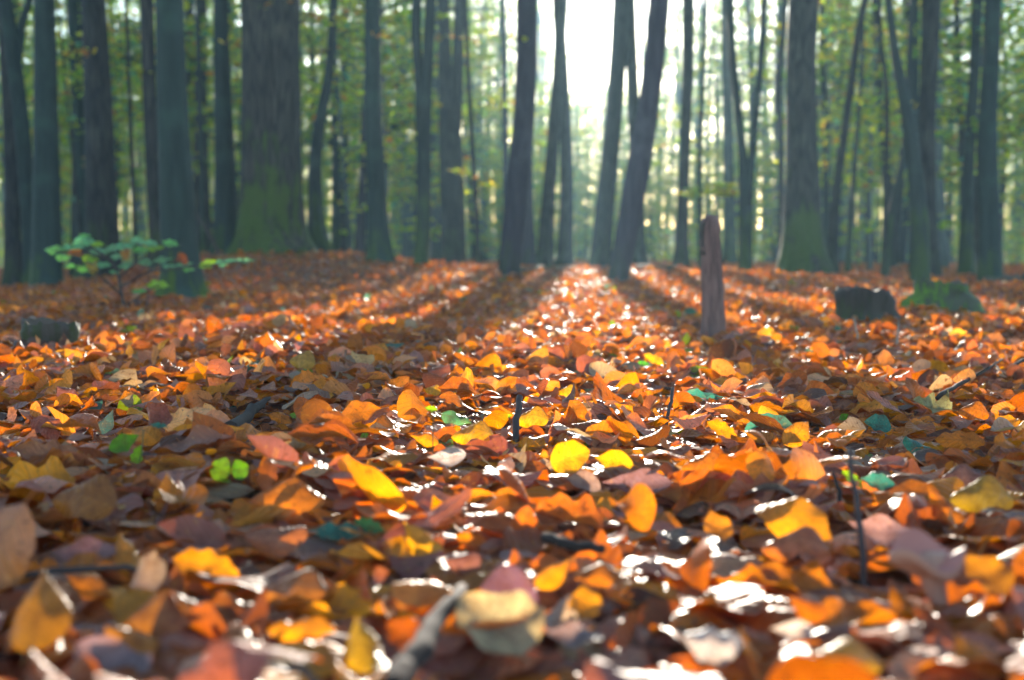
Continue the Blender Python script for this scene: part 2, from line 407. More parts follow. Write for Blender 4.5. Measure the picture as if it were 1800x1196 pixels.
OR, GO, YE, CO, MA, DK, BE, RU = (0.60, 0.16, 0.010), (0.68, 0.23, 0.012), (0.76, 0.34, 0.02), (0.30, 0.10, 0.025), (0.25, 0.14, 0.12), (0.10, 0.04, 0.025), (0.50, 0.36, 0.24), (0.40, 0.10, 0.03)
GR, LG, TE = (0.10, 0.26, 0.02), (0.24, 0.42, 0.04), (0.05, 0.20, 0.14)
H_ = [
 (1003, 810, 80, 60, YE, 'bright yellow veined leaf, larger half of the pair in the middle', 'round', 5, -70, 0, 'the bright yellow pair'),
 (1080, 812, 78, 50, YE, 'bright yellow leaf touching the larger yellow one, smaller half of the pair', 'beech', 0, 80, 0, 'the smaller yellow leaf'),
 (1108, 917, 84, 76, OR, 'vivid orange upright leaf lit from behind, beside the blue grey short twig', 'beech', 2, 40, 0, 'the vivid orange leaf'),
 (137, 893, 144, 84, (0.36, 0.13, 0.03), 'large dull orange brown cupped leaf, largest on the left', 'round', 1, 80, 0, 'the dull orange cupped leaf'),
 (500, 888, 166, 66, OR, 'broad glowing orange leaf arched over white glints', 'beech', 1, 85, 0, 'the broad glowing orange leaf'),
 (480, 945, 134, 56, (0.42, 0.16, 0.08), 'dome shaped salmon pink leaf below the broad glowing orange leaf', 'round', 4, 90, 0, 'the salmon dome leaf'),
 (588, 938, 130, 30, TE, 'teal green leaf lying flat beside the salmon pink dome leaf', 'beech', 0, 92, 0, 'the flat teal leaf'),
 (648, 926, 62, 34, (0.08, 0.26, 0.10), 'small green pointed leaf at the end of the flat teal leaf', 'oak', 5, 70, 0, 'the small green pointed leaf'),
 (142, 972, 132, 52, (0.36, 0.13, 0.10), 'long reddish pink leaf lying below the dull orange cupped leaf', 'beech', 1, 95, 1, 'the reddish pink leaf'),
 (212, 972, 66, 62, GO, 'folded golden leaf propped beside the long reddish pink one', 'beech', 3, 30, 0, 'the folded golden leaf'),
 (252, 1010, 66, 100, (0.34, 0.22, 0.14), 'greyish beige leaf standing on its tip in the front left', 'beech', 2, -20, 1, 'the standing beige leaf'),
 (360, 1004, 140, 62, GO, 'crumpled amber leaf with a pale lower rim, front left of the middle', 'oak', 5, 75, 0, 'the crumpled amber leaf'),
 (508, 1046, 148, 56, (0.42, 0.15, 0.04), 'brown and orange arched leaf behind the white glinting leaves', 'round', 1, 85, 0, 'the brown and orange arched leaf'),
 (145, 1036, 92, 52, OR, 'short orange leaf in shadow below the folded golden one', 'beech', 4, 60, 0, 'the short shaded orange leaf'),
 (28, 1085, 110, 190, (0.58, 0.22, 0.02), 'big upright amber leaf cut off by the left picture edge', 'beech', 4, 8, 0, 'the big upright amber leaf'),
 (282, 1094, 175, 78, (0.30, 0.13, 0.05), 'wide flat brown leaf with a pale lower edge in the front left', 'beech', 1, 100, 0, 'the wide flat brown leaf'),
 (222, 1132, 112, 74, (0.54, 0.20, 0.03), 'orange leaf tip poking out under the wide flat brown leaf', 'round', 4, 60, 0, 'the orange leaf tip'),
 (182, 1162, 170, 84, (0.26, 0.16, 0.15), 'large blurred grey mauve leaf at the bottom left', 'round', 1, 70, 1, 'the grey mauve leaf'),
 (411, 1126, 90, 74, (0.44, 0.12, 0.015), 'rounded deep orange leaf at the front between mauve leaves', 'round', 4, 20, 0, 'the rounded deep orange leaf'),
 (528, 1112, 146, 48, GO, 'pair like orange leaf bent over at the front', 'oak', 1, 88, 0, 'the bent orange leaf'),
 (638, 1134, 98, 92, (0.66, 0.34, 0.02), 'bright yellow orange leaf leaning on the thick grey stick', 'beech', 3, 20, 0, 'the yellow leaf by the stick'),
 (708, 1126, 76, 62, (0.30, 0.07, 0.02), 'dark red brown leaf between the yellow leaf and the thick grey stick', 'round', 0, 50, 0, 'the dark red leaf'),
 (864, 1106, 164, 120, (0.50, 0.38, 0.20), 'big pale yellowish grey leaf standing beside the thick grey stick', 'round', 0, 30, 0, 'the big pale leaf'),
 (732, 1050, 112, 68, (0.60, 0.27, 0.05), 'two tone orange leaf split by a dark midrib behind the thick grey stick', 'round', 1, 0, 0, 'the two tone orange leaf'),
 (742, 950, 80, 62, YE, 'pale yellow leaf bent upward in the front middle', 'beech', 3, 50, 0, 'the bent pale yellow leaf'),
 (828, 948, 66, 38, OR, 'jagged orange leaf next to the bent pale yellow one', 'oak', 5, 80, 0, 'the jagged orange leaf'),
 (812, 986, 78, 50, (0.20, 0.09, 0.07), 'brown dome leaf under the jagged orange one', 'round', 4, 90, 0, 'the brown dome leaf'),
 (900, 1045, 110, 95, (0.16, 0.08, 0.09), 'dark mauve shield shaped leaf standing behind the big pale leaf', 'round', 1, 10, 1, 'the dark mauve leaf'),
 (972, 1012, 74, 60, GO, 'narrow amber leaf rolled like a stick, slanting', 'beech', 4, -50, 0, 'the rolled amber leaf'),
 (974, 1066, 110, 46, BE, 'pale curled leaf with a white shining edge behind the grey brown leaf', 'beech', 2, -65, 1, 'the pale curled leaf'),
 (1060, 1020, 136, 38, OR, 'deep orange leaf forming a roof over the hanging orange one', 'beech', 1, 90, 0, 'the orange roof leaf'),
 (1030, 1064, 62, 66, (0.58, 0.22, 0.02), 'orange leaf hanging down under the orange roof leaf', 'beech', 0, 0, 0, 'the hanging orange leaf'),
 (1010, 1116, 132, 38, (0.28, 0.19, 0.16), 'grey brown leaf lying over a dark hollow in the front middle', 'beech', 1, 85, 1, 'the grey brown leaf over the hollow'),
 (1122, 853, 146, 44, (0.20, 0.11, 0.10), 'curled brown leaf roll lying behind the vivid orange leaf', 'beech', 4, 92, 1, 'the brown leaf roll'),
 (1025, 852, 70, 42, (0.26, 0.17, 0.13), 'folded grey brown leaf just under the bright yellow pair', 'beech', 3, 70, 1, 'the folded grey brown leaf'),
 (891, 821, 30, 40, (0.34, 0.20, 0.15), 'small pale brown leaf on edge left of the bright yellow pair', 'beech', 0, -20, 1, 'the small pale brown leaf'),
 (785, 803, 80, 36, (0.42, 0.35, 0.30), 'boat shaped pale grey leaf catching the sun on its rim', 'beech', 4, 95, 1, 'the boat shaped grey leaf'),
 (1738, 884, 130, 62, (0.44, 0.25, 0.03), 'olive yellow large leaf arched at the right edge', 'round', 1, 85, 0, 'the olive yellow leaf'),
 (1672, 890, 62, 60, OR, 'orange leaf folded against the olive yellow large leaf', 'beech', 3, 40, 0, 'the folded orange leaf'),
 (1560, 932, 140, 50, (0.36, 0.20, 0.16), 'pinkish leaf lying behind the mushroom and the tall twig', 'beech', 1, 80, 1, 'the pinkish leaf behind the mushroom'),
 (1408, 970, 142, 56, (0.48, 0.16, 0.06), 'broad salmon orange leaf left of the tall thin dark twig', 'round', 1, 80, 0, 'the salmon orange leaf'),
 (1267, 928, 54, 58, (0.55, 0.20, 0.04), 'orange leaf standing upright beside white shining leaves', 'beech', 0, 10, 0, 'the upright orange leaf'),
 (1745, 1018, 84, 74, (0.42, 0.17, 0.03), 'round orange brown leaf hanging beside the mushroom', 'round', 0, 30, 0, 'the round leaf by the mushroom'),
 (1422, 1068, 72, 54, (0.40, 0.10, 0.015), 'deep orange cupped leaf in the front right', 'round', 4, 60, 0, 'the deep orange cupped leaf'),
 (1490, 1176, 180, 62, (0.62, 0.32, 0.02), 'wide amber yellow leaf at the bottom edge', 'round', 1, 85, 0, 'the wide amber leaf'),
 (1655, 1094, 56, 50, RU, 'red orange leaf with a torn top, front right', 'oak', 0, 20, 0, 'the torn red orange leaf'),
 (1745, 1150, 84, 70, GO, 'amber leaf standing near the bottom right corner', 'beech', 3, 25, 0, 'the corner amber leaf'),
 (1258, 1130, 122, 66, (0.55, 0.46, 0.38), 'large whitish shining leaf lying flat in the front right of the middle', 'round', 0, 75, 1, 'the large whitish leaf'),  # sky reflection is put into this leaf's whitish colour
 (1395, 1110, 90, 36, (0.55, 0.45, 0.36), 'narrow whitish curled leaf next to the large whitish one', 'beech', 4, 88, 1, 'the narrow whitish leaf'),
 (1702, 844, 96, 38, (0.24, 0.12, 0.09), 'ribbed dark brown leaf behind the olive yellow large leaf', 'beech', 1, 88, 0, 'the ribbed brown leaf'),
 (1546, 850, 70, 30, TE, 'bluish green leaf lying behind the tall thin dark twig', 'beech', 0, 80, 0, 'the bluish green leaf'),
 (1502, 846, 34, 34, LG, 'small bright green leaf touching the tall thin dark twig', 'oak', 5, 30, 0, 'the small bright green leaf'),
 (1546, 750, 54, 32, TE, 'teal leaf lit from above, upper one of the teal pair on the right', 'round', 0, 75, 0, 'the upper teal leaf'),
 (1618, 780, 50, 32, TE, 'teal folded leaf, lower one of the teal pair on the right', 'round', 3, 60, 0, 'the lower teal leaf'),
 (1484, 729, 20, 24, GR, 'small leaf green on edge beside the upper teal leaf', 'beech', 0, -60, 0, 'the small green leaf on edge'),
 (1650, 715, 70, 38, (0.40, 0.36, 0.16), 'pale yellow lobed leaf below the thin bent grey branch', 'maple', 5, 60, 0, 'the pale lobed leaf'),
 (1716, 730, 62, 34, OR, 'sunny orange fan shaped leaf right of the pale yellow lobed one', 'round', 1, 80, 0, 'the sunny fan leaf'),
 (1402, 765, 58, 52, GO, 'golden ribbed leaf standing on edge in the sunny band', 'beech', 1, -45, 0, 'the golden ribbed leaf'),
 (1690, 778, 100, 40, OR, 'fiery orange leaf beside the lower teal leaf', 'oak', 1, 85, 0, 'the fiery orange leaf'),
 (492, 733, 50, 36, OR, 'lit orange leaf at the upper end of the bark strip', 'oak', 1, 70, 0, 'the lit orange leaf'),
 (182, 745, 30, 46, (0.05, 0.10, 0.08), 'dark teal upright leaf behind the bright green seedling', 'beech', 3, -20, 0, 'the dark teal leaf'),
 (250, 770, 66, 40, GO, 'golden leaf glowing behind the bright green seedling', 'round', 1, 60, 0, 'the golden glowing leaf'),
 (80, 800, 150, 44, (0.40, 0.16, 0.08), 'wide salmon brown lobed leaf near the left edge', 'oak', 0, 85, 0, 'the salmon lobed leaf'),
 (998, 695, 44, 26, YE, 'pale yellow arched leaf in the sunlit strip behind the stub', 'round', 1, 85, 0, 'the pale arched leaf'),
 (760, 690, 34, 20, YE, 'small pale yellow leaf left of the twig stub, further back', 'round', 1, 70, 0, 'the small pale yellow leaf'),
 (530, 640, 56, 34, (0.5, 0.26, 0.05), 'light orange rounded leaf far back beyond the bark strip', 'round', 1, 80, 0, 'the far rounded leaf'),
 (1385, 577, 34, 20, GO, 'glowing golden leaf far back between the dead stem and the dark stump', 'round', 1, 80, 0, 'the far golden leaf'),
 (1150, 632, 40, 30, YE, 'yellow leaf far back in the sunlit strip before the dead stem', 'oak', 1, 60, 0, 'the far yellow leaf'),
 (830, 770, 90, 36, YE, 'golden yellow leaf spread behind the boat shaped grey leaf', 'round', 1, 85, 0, 'the spread golden leaf'),
 (745, 775, 60, 26, GO, 'orange leaf slanting behind the boat shaped grey leaf', 'beech', 4, 70, 0, 'the slanting orange leaf'),
 (935, 742, 70, 36, YE, 'sunlit yellow leaf right behind the dark twig stub', 'round', 1, 88, 0, 'the sunlit yellow leaf'),
 (1270, 760, 60, 36, GO, 'golden crumpled leaf in the sunny band right of the thin curved twig', 'oak', 5, 60, 0, 'the golden crumpled leaf'),
 (1240, 830, 90, 50, OR, 'orange arched leaf with a dark underside in the right middle', 'round', 1, 80, 0, 'the orange arched leaf'),
]

# places kept free of loose litter so that the things standing there stay uncovered: (x, y, half width, half height) in photo pixels
CLEAR = [(h[0], h[1], h[2]/2, h[3]/2) for h in H_]+[(1650, 995, 75, 58), (235, 800, 48, 52), (405, 842, 38, 48), (800, 735, 40, 20), (908, 735, 14, 40), (1175, 718, 14, 40), (1506, 895, 20, 110), (755, 1120, 60, 95), (436, 730, 34, 32), (1012, 958, 56, 18), (627, 778, 24, 14), (760, 770, 6, 50)]


def lump(x, y):
    return (np.sin(9.1*x+3.7*y)+np.sin(6.3*y-7.7*x+1.3)+np.sin(14.7*x-5.1*y+0.5)+np.sin(11.9*y+8.8*x+2.2))/4


def scatter_litter(mb, n, d0, d1, nu, nv, ntmpl, size, zspan, seed, spread=0.40, margin=0.25, steep=0.10, clear=False, zoff=0.0):
    r = np.random.default_rng(seed)
    T = [random_shape(nu, nv, seed*100+k) for k in range(ntmpl)]
    TV = np.stack([t[0] for t in T]); q, uv = T[0][1], T[0][2]
    m = TV.shape[1]
    # depth with density following the width of the view
    dd = np.linspace(d0, d1, 400); wd = 2*(spread*dd+margin)
    cdf = np.cumsum(wd); cdf /= cdf[-1]
    y = np.interp(r.random(n), cdf, dd)
    x = r.uniform(-1, 1, n)*(spread*y+margin)
    L = r.uniform(size[0], size[1], n)
    if clear:
        z = terrain(x, y)+0.5*zspan-CAM_H
        dep = cp*y-sp*z
        px, py = CX+F*x/dep, CY-F*(sp*y+cp*z)/dep
        rp = 0.42*L*F/dep
        low = np.zeros(n, bool)
        for a, b, hw, hh in CLEAR:
            low |= ((np.abs(px-a) < hw*0.95+rp*0.6) & (py > b-hh*0.8) & (py < b+hh+rp*1.0))
    yaw = r.uniform(0, 2*PI, n)
    tilt = np.abs(r.normal(0, math.radians(15), n))
    st = r.random(n) < steep
    tilt[st] = np.radians(r.uniform(35, 80, st.sum()))
    zr = r.random(n)
    if clear:
        tilt[low] = np.radians(r.uniform(0, 9, low.sum())); zr[low] *= 0.25
    flip = r.random(n) < 0.4
    R = rotmats(yaw, tilt, r.uniform(0, 2*PI, n))
    R[flip] = R[flip]@np.diag((1.0, -1.0, -1.0))
    z = terrain(x, y)+zoff+zspan*zr+0.010*lump(x, y)+0.35*L*np.sin(tilt)*0.8
    idx = r.integers(0, ntmpl, n)
    V = np.einsum('nij,nmj->nmi', R, TV[idx])*L[:, None, None]+np.stack((x, y, z), -1)[:, None, :]
    pw = PW.copy(); pw[-2:] *= (0.15 if d0 < 1 else 1); pw /= pw.sum()
    ci = r.choice(len(PAL), n, p=pw)
    col = PCOL[ci]*r.uniform(0.65, 1.25, (n, 1))*(1+r.normal(0, 0.035, (n, 3)))
    Q = (q[None]+(np.arange(n)*m)[:, None, None]).reshape(-1, 4)
    mb.add(V.reshape(-1, 3), Q, uv=np.tile(uv, (n, 1)), col=np.repeat(col, m, 0))


# ------------------------------------------------------------------ ground
def build_ground():
    m, nt, out = nodes('woodland_soil')
    tc = N(nt, 'TexCoord')
    v1 = N(nt, 'TexVoronoi', in_Scale=16.0); nt.links.new(tc.outputs['Object'], v1.inputs['Vector'])
    nz = N(nt, 'TexNoise', in_Scale=3.0, in_Detail=8.0); nt.links.new(tc.outputs['Object'], nz.inputs['Vector'])
    rp = N(nt, 'ValToRGB')
    e = rp.color_ramp.elements
    e[0].position = 0.0; e[0].color = (0.05, 0.022, 0.014, 1)
    e[1].position = 1.0; e[1].color = (0.30, 0.12, 0.04, 1)
    x = e.new(0.45); x.color = (0.15, 0.060, 0.030, 1)
    x = e.new(0.7); x.color = (0.22, 0.12, 0.085, 1)
    sc = N(nt, 'SeparateColor'); nt.links.new(v1.outputs['Color'], sc.inputs[0])
    nt.links.new(math_(nt, 'ADD', math_(nt, 'MULTIPLY', sc.outputs[0], 0.6), math_(nt, 'MULTIPLY', nz.outputs[0], 0.35)), rp.inputs[0])
    bs = N(nt, 'BsdfPrincipled', in_Roughness=0.75); nt.links.new(rp.outputs[0], bs.inputs['Base Color'])
    bp = N(nt, 'Bump', in_Strength=0.8, in_Distance=0.03)
    nt.links.new(v1.outputs['Distance'], bp.inputs['Height']); nt.links.new(bp.outputs[0], bs.inputs['Normal'])
    nt.links.new(bs.outputs[0], out.inputs[0])
    s = np.linspace(-1, 1, 181)
    xs = 12*s+138*s**5
    t = np.linspace(0, 1, 260)
    ys = -30+30*t[:40]/t[39]
    ys = np.concatenate((np.linspace(-30, 0, 20, endpoint=False), np.linspace(0, 1, 240)**2.2*170))
    X, Y = np.meshgrid(xs, ys)
    Z = terrain(X, Y)-0.004
    V = np.stack((X, Y, Z), -1).reshape(-1, 3)
    ny, nx = X.shape
    i = np.arange(ny-1)[:, None]; j = np.arange(nx-1)[None, :]
    q = np.stack((i*nx+j, i*nx+j+1, (i+1)*nx+j+1, (i+1)*nx+j), -1).reshape(-1, 4)
    mb = MB(); mb.add(V, q)
    o = obj('ground', mb.mesh('ground', m)); tag(o, 'brown woodland soil under the fallen leaves', None, kind='structure')


build_ground()

# ------------------------------------------------------------------ litter (uncountable)
mb = MB()
scatter_litter(mb, 4800, 0.42, 1.6, 12, 6, 40, (0.056, 0.092), 0.028, 3, margin=0.6, clear=True)
scatter_litter(mb, 16500, 1.6, 3.4, 9, 4, 36, (0.036, 0.074), 0.028, 13, margin=0.8, clear=True)
scatter_litter(mb, 5000, 0.9, 3.6, 3, 2, 20, (0.008, 0.020), 0.022, 8, steep=0.2)   # crumbled bits
scatter_litter(mb, 61000, 3.3, 9.0, 5, 2, 30, (0.034, 0.068), 0.035, 4, margin=1.0)
scatter_litter(mb, 120000, 9.0, 26.0, 2, 2, 24, (0.042, 0.080), 0.05, 5, margin=1.2, steep=0.14)
scatter_litter(mb, 45000, 26.0, 60.0, 2, 1, 16, (0.09, 0.17), 0.06, 6, margin=2.0, steep=0.25)
o = obj('leaf_litter', mb.mesh('leaf_litter', M_LITTER))
tag(o, 'thick carpet of orange and brown fallen beech leaves over the forest floor', None, kind='stuff')

# ------------------------------------------------------------------ foliage helpers
FPAL = np.array([(0.17, 0.33, 0.05), (0.34, 0.48, 0.05), (0.56, 0.56, 0.045), (0.58, 0.40, 0.035), (0.50, 0.20, 0.035), (0.12, 0.30, 0.17)])
FW_GREEN = np.array([.19, .30, .25, .08, .04, .14]); FW_BROWN = np.array([.05, .08, .15, .30, .40, .02])


def foliage(mb, pts, size, r, weights=FW_GREEN, mat=0, flatness=0.55):
    """one small folded leaf at every point"""
    n = len(pts)
    L = r.uniform(size[0], size[1], n)
    base = np.array([(0, -.5, 0), (-.30, -.1, .06), (-.22, .28, .05), (0, .55, -.04), (.22, .28, .05), (.30, -.1, .06)])
    yaw = r.uniform(0, 2*PI, n); tilt = np.abs(r.normal(0, 1-flatness, n))*1.2
    R = rotmats(yaw, tilt, r.uniform(0, 2*PI, n))
    V = np.einsum('nij,mj->nmi', R, base)*L[:, None, None]+np.asarray(pts)[:, None, :]
    ci = r.choice(len(FPAL), n, p=weights/weights.sum())
    col = FPAL[ci]*r.uniform(0.7, 1.35, (n, 1))
    q = np.array([(0, 3, 2, 1), (0, 5, 4, 3)])
    Q = (q[None]+(np.arange(n)*6)[:, None, None]).reshape(-1, 4)
    mb.add(V.reshape(-1, 3), Q, col=np.repeat(col, 6, 0), mat=mat)


def limb_points(r, z0, z1, nl, reach, rise=0.25, base_off=None):
    limbs = []
    for k in range(nl):
        z = r.uniform(z0, z1); a = r.uniform(0, 2*PI); L = r.uniform(*reach)
        s = np.linspace(0, 1, 7)
        bend = r.normal(0, 0.25)
        p = np.stack((np.cos(a+bend*s)*L*s, np.sin(a+bend*s)*L*s, z+rise*L*s-0.12*L*s*s+0.03*L*np.sin(5*s+k)), -1)
        limbs.append(p)
    return limbs


def spray(r, limb, n, width):
    """points scattered in a flat spray along a limb"""
    s = np.sqrt(r.random(n))*0.9+0.1
    i = s*(len(limb)-1); i0 = np.minimum(i.astype(int), len(limb)-2); f = (i-i0)[:, None]
    p = limb[i0]*(1-f)+limb[i0+1]*f
    off = r.normal(0, 1, (n, 3))*np.array((width, width, width*0.22))*(0.35+0.65*np.sin(PI*s))[:, None]
    return p+off


# ------------------------------------------------------------------ crowns high above the picture, shared by the near trees
def high_crown(seed):
    r = np.random.default_rng(seed)
    mb = MB()
    for p in limb_points(r, -2.0, 2.5, 16, (1.2, 3.2), 0.45):
        foliage(mb, spray(r, p, 150, 0.45), (0.09, 0.15), r)
    return mb.mesh('high_crown', M_FOLIAGE, smooth=False)


HIGH = [high_crown(200+k) for k in range(4)]


def near_tree(name, d, pts, mat, label, flare=0.5, sides=16, stems=(), branches=(), cat='tree', group=None, hflare=0.25, lobes=4, seed=0, crown=True, H=None):
    """pts: (y, x, width) in photo pixels from the foot upward; the trunk goes on above the picture to its crown"""
    r = np.random.default_rng(1000+seed)
    H = H or r.uniform(10.5, 13.5)
    foot = pts[0]
    X0 = float(at(foot[1], foot[0], d)[0]); z0 = float(terrain(X0, d))
    base = np.array((X0, d, z0))
    root = empty(name, base, label, cat, group)
    mb = MB()

    def stem_tube(pp, is_main, hh):
        ys = np.array([p[0] for p in pp], float)
        w3 = np.array([at(p[1], p[0], d) for p in pp])-base
        wid = np.array([p[2] for p in pp], float)*d/F/2
        zz = w3[:, 2].copy()
        if is_main:
            zz[0] = 0.0
        lo = -0.15 if is_main else zz[0]
        zs = np.concatenate((np.linspace(lo, min(0.6, zz[-1]*0.5), 12 if is_main else 3, endpoint=False), np.linspace(min(0.6, zz[-1]*0.5), zz[-1], 14)))
        if not is_main:
            zs = np.linspace(zz[0], zz[-1], 14)
        # smooth the outline through the measured points
        def cub(a):
            fine = np.linspace(zz[0], zz[-1], 160)
            v = np.interp(fine, zz, a)
            k = np.ones(21)/21
            vp = np.concatenate((v[0]+(v[0]-v[1:21][::-1]), v, v[-1]+(v[-1]-v[-21:-1][::-1])))
            vs = np.convolve(vp, k, 'same')[20:-20]
            return np.interp(zs, fine, vs)
        xs, ra = cub(w3[:, 0]), cub(wid)
        yo = np.sin(zs*0.8+r.uniform(0, 6))*0.03*np.clip(zs, 0, 2); yo -= yo[0]*0
        # above the picture
        zt = np.linspace(zz[-1], hh, 12)[1:]
        sl = (xs[-1]-xs[-4])/(zs[-1]-zs[-4]+1e-6)*0.55
        k = zt-zz[-1]
        xt = xs[-1]+sl*2.2*(1-np.exp(-k/2.2))+0.08*np.sin(k*0.9)*np.clip(k/2, 0, 1)
        yt = yo[-1]+0.06*np.sin(k*0.7)*np.clip(k/2, 0, 1)
        rt = ra[-1]*(1-0.75*(k/k[-1]))
        P = np.stack((np.concatenate((xs, xt)), np.concatenate((yo, yt)), np.concatenate((zs, zt))), -1)
        R = np.concatenate((ra, rt))
        lob = np.zeros(len(P))
        if is_main:
            fl = np.exp(-np.clip(P[:, 2], 0, None)/hflare)
            R = R*(1+flare*fl); lob = 0.22*fl*min(1, flare*2)+0.03
        tube(mb, P, R, sides, lobes=lobes if is_main else 0, lobe_amp=lob, rough=0.012, seed=seed)
        return P

    P = stem_tube(pts, True, H)
    for st in stems:
        stem_tube(st, False, H*0.9)
    top = P[-1]
    for p in limb_points(r, H*0.62, H*0.98, 7, (1.2, 2.6), 0.6):
        i = np.argmin(np.abs(P[:, 2]-p[0, 2]))
        tube(mb, p+np.array((P[i, 0], P[i, 1], 0)), np.linspace(0.035, 0.008, 7), 6, seed=seed)
    obj('trunk', mb.mesh('trunk', mat), root)
    if crown:
        c = obj('crown', HIGH[seed % 4], root, (top[0], top[1], H-1.5)); c.rotation_euler = (0, 0, r.uniform(0, 6)); c.scale = (1, 1, r.uniform(.9, 1.2))
    for b in branches:     # (x0,y0,x1,y1, leaves, brown)
        bm = MB()
        a0 = at(b[0], b[1], d)-base; a1 = at(b[2], b[3], d-0.35)-base
        s = np.linspace(0, 1, 7)[:, None]
        path = a0*(1-s)+a1*s; path[:, 2] += 0.05*np.sin(PI*s[:, 0])
        tube(bm, path, np.linspace(0.011, 0.003, 7), 5, mat=0)
        pts3 = spray(r, path, b[4], 0.09)
        foliage(bm, pts3, (0.06, 0.10), r, FW_BROWN if b[5] else FW_GREEN, mat=1)
        obj('branch', bm.mesh('branch', [M_TWIG, M_FOLIAGE], smooth=False), root)
    return root


LANDMARK_TREES = []


def nt_(name, d, pts, mat, label, short, **kw):
    LANDMARK_TREES.append((pts[min(1, len(pts)-1)][1], short))
    return near_tree(name, d, pts, mat, label, seed=len(LANDMARK_TREES), **kw)


B = 'beech_tree'
nt_(B, 15.5, [(488, 24, 30), (300, 19, 27), (100, 9, 24), (0, 3, 22)], M_DARK, 'thin blackish trunk at the left picture edge, darkest of its neighbours', 'the blackish trunk at the left edge')
nt_(B, 14.0, [(486, 62, 32), (330, 48, 28), (180, 36, 26), (60, 22, 25), (0, 12, 24)], M_BEECHG, 'leaning green trunk with a side limb, behind the straight teal trunk', 'the leaning green trunk',
    stems=[[(110, 32, 12), (40, 38, 14), (0, 50, 12)]])
nt_(B, 13.0, [(490, 82, 50), (400, 81, 50), (200, 80, 42), (0, 80, 36)], M_BEECHG, 'straight stout trunk with teal green algae, just beside the leaning green one', 'the straight teal trunk', flare=0.25)
nt_(B, 20.0, [(470, 147, 22), (250, 138, 22), (0, 128, 18)], M_BEECHG, 'slim leafy trunk standing between the teal trunk and the dark brown one', 'the slim leafy trunk', branches=[(132, 120, 165, 90, 40, 0), (138, 230, 110, 210, 40, 0), (140, 150, 160, 140, 40, 0), (140, 300, 165, 280, 30, 0)])
nt_(B, 14.5, [(470, 182, 60), (400, 180, 56), (200, 172, 48), (0, 161, 42)], M_DARK, 'dark brown trunk leaning slightly, behind the small green sapling', 'the dark brown leaning trunk', flare=0.2, branches=[(170, 98, 122, 96, 14, 1)])
nt_(B, 17.0, [(475, 240, 9), (350, 236, 8), (180, 230, 7), (80, 226, 7), (0, 222, 6)], M_DARK, 'very thin wavy dark stem in the pale gap beside the dark brown trunk', 'the very thin wavy stem', flare=0.3)
nt_(B, 13.2, [(480, 284, 32), (330, 272, 28), (150, 262, 24), (0, 256, 23)], M_DARK, 'narrow blackish trunk half hidden behind the trunk with the mossy green foot', 'the narrow blackish trunk', branches=[(262, 135, 235, 128, 14, 0)])
nt_(B, 7.7, [(533, 322, 66), (480, 318, 63), (330, 311, 58), (150, 303, 50), (0, 298, 46)], M_FOOT, 'grey green trunk with a bright mossy foot spreading to one side, close behind the sapling', 'the mossy-footed trunk', flare=0.55, hflare=0.10)
nt_(B, 18.0, [(478, 357, 9), (250, 353, 8), (0, 349, 8)], M_BEECH, 'pencil thin straight stem between the mossy-footed trunk and the medium green trunk', 'the pencil thin stem')
nt_(B, 14.2, [(470, 399, 40), (400, 397, 37), (200, 394, 32), (70, 391, 26), (0, 390, 25)], M_BEECHG, 'medium green trunk standing just in front of the big oak, with a reddish twig', 'the medium green trunk', branches=[(392, 84, 425, 82, 16, 1)])
nt_('oak_tree', 14.0, [(458, 478, 116), (400, 477, 110), (250, 477, 104), (100, 477, 101), (0, 477, 100)], M_OAK, 'biggest trunk of all, furrowed oak with moss and red leaves heaped on its flared foot', 'the big mossy oak', flare=0.42, hflare=0.22, sides=28, lobes=5,
    branches=[(520, 10, 470, 14, 26, 1), (524, 45, 560, 30, 26, 1)])
nt_(B, 15.2, [(482, 561, 32), (400, 557, 27), (300, 553, 22), (220, 561, 20), (140, 578, 17), (60, 584, 15), (0, 586, 14)], M_BEECH, 'bow shaped grey trunk curving beside the big oak', 'the bow shaped trunk', branches=[(583, 100, 545, 92, 10, 1), (584, 55, 600, 30, 14, 1)])
nt_(B, 24.0, [(470, 591, 17), (250, 589, 14), (120, 587, 12), (0, 585, 11)], M_BEECH, 'thin straight grey stem just behind the bow shaped trunk', 'the thin grey stem')
nt_(B, 23.0, [(472, 632, 16), (350, 636, 13), (200, 642, 11), (0, 650, 10)], M_PURP, 'thin leaning grey stem emerging from behind the straight green trunk', 'the thin leaning grey stem')
nt_(B, 13.0, [(490, 668, 44), (400, 665, 36), (200, 657, 31), (0, 655, 28)], M_BEECHG, 'straight dark green trunk with a flared mossy foot, standing alone in the middle left', 'the straight dark green trunk', flare=0.3, branches=[(655, 30, 610, 22, 10, 1), (655, 70, 688, 68, 10, 1)])
nt_(B, 12.8, [(496, 740, 26), (380, 745, 26), (220, 745, 26), (120, 752, 20), (0, 758, 18)], M_BEECH, 'bluish grey trunk that forks low into two upright stems', 'the bluish forked trunk', stems=[[(230, 738, 15), (140, 737, 16), (60, 731, 17), (0, 733, 17)]], flare=0.12)
nt_(B, 22.0, [(468, 797, 46), (380, 796, 44), (240, 792, 42), (170, 783, 26), (0, 779, 21)], M_DARK, 'broad dark brown trunk forking into a narrow upright pair', 'the broad forked brown trunk', stems=[[(230, 800, 22), (150, 803, 21), (0, 808, 18)]], flare=0.1, branches=[(790, 66, 765, 72, 20, 1), (800, 66, 835, 72, 20, 1)])
nt_(B, 17.0, [(480, 841, 9), (380, 838, 9), (220, 828, 8), (120, 823, 8), (0, 818, 7)], M_DARK, 'thin black wavy stem with a few green leaves, beside the broad forked brown trunk', 'the thin black wavy stem', branches=[(834, 330, 800, 300, 26, 0), (836, 345, 870, 325, 20, 0)])
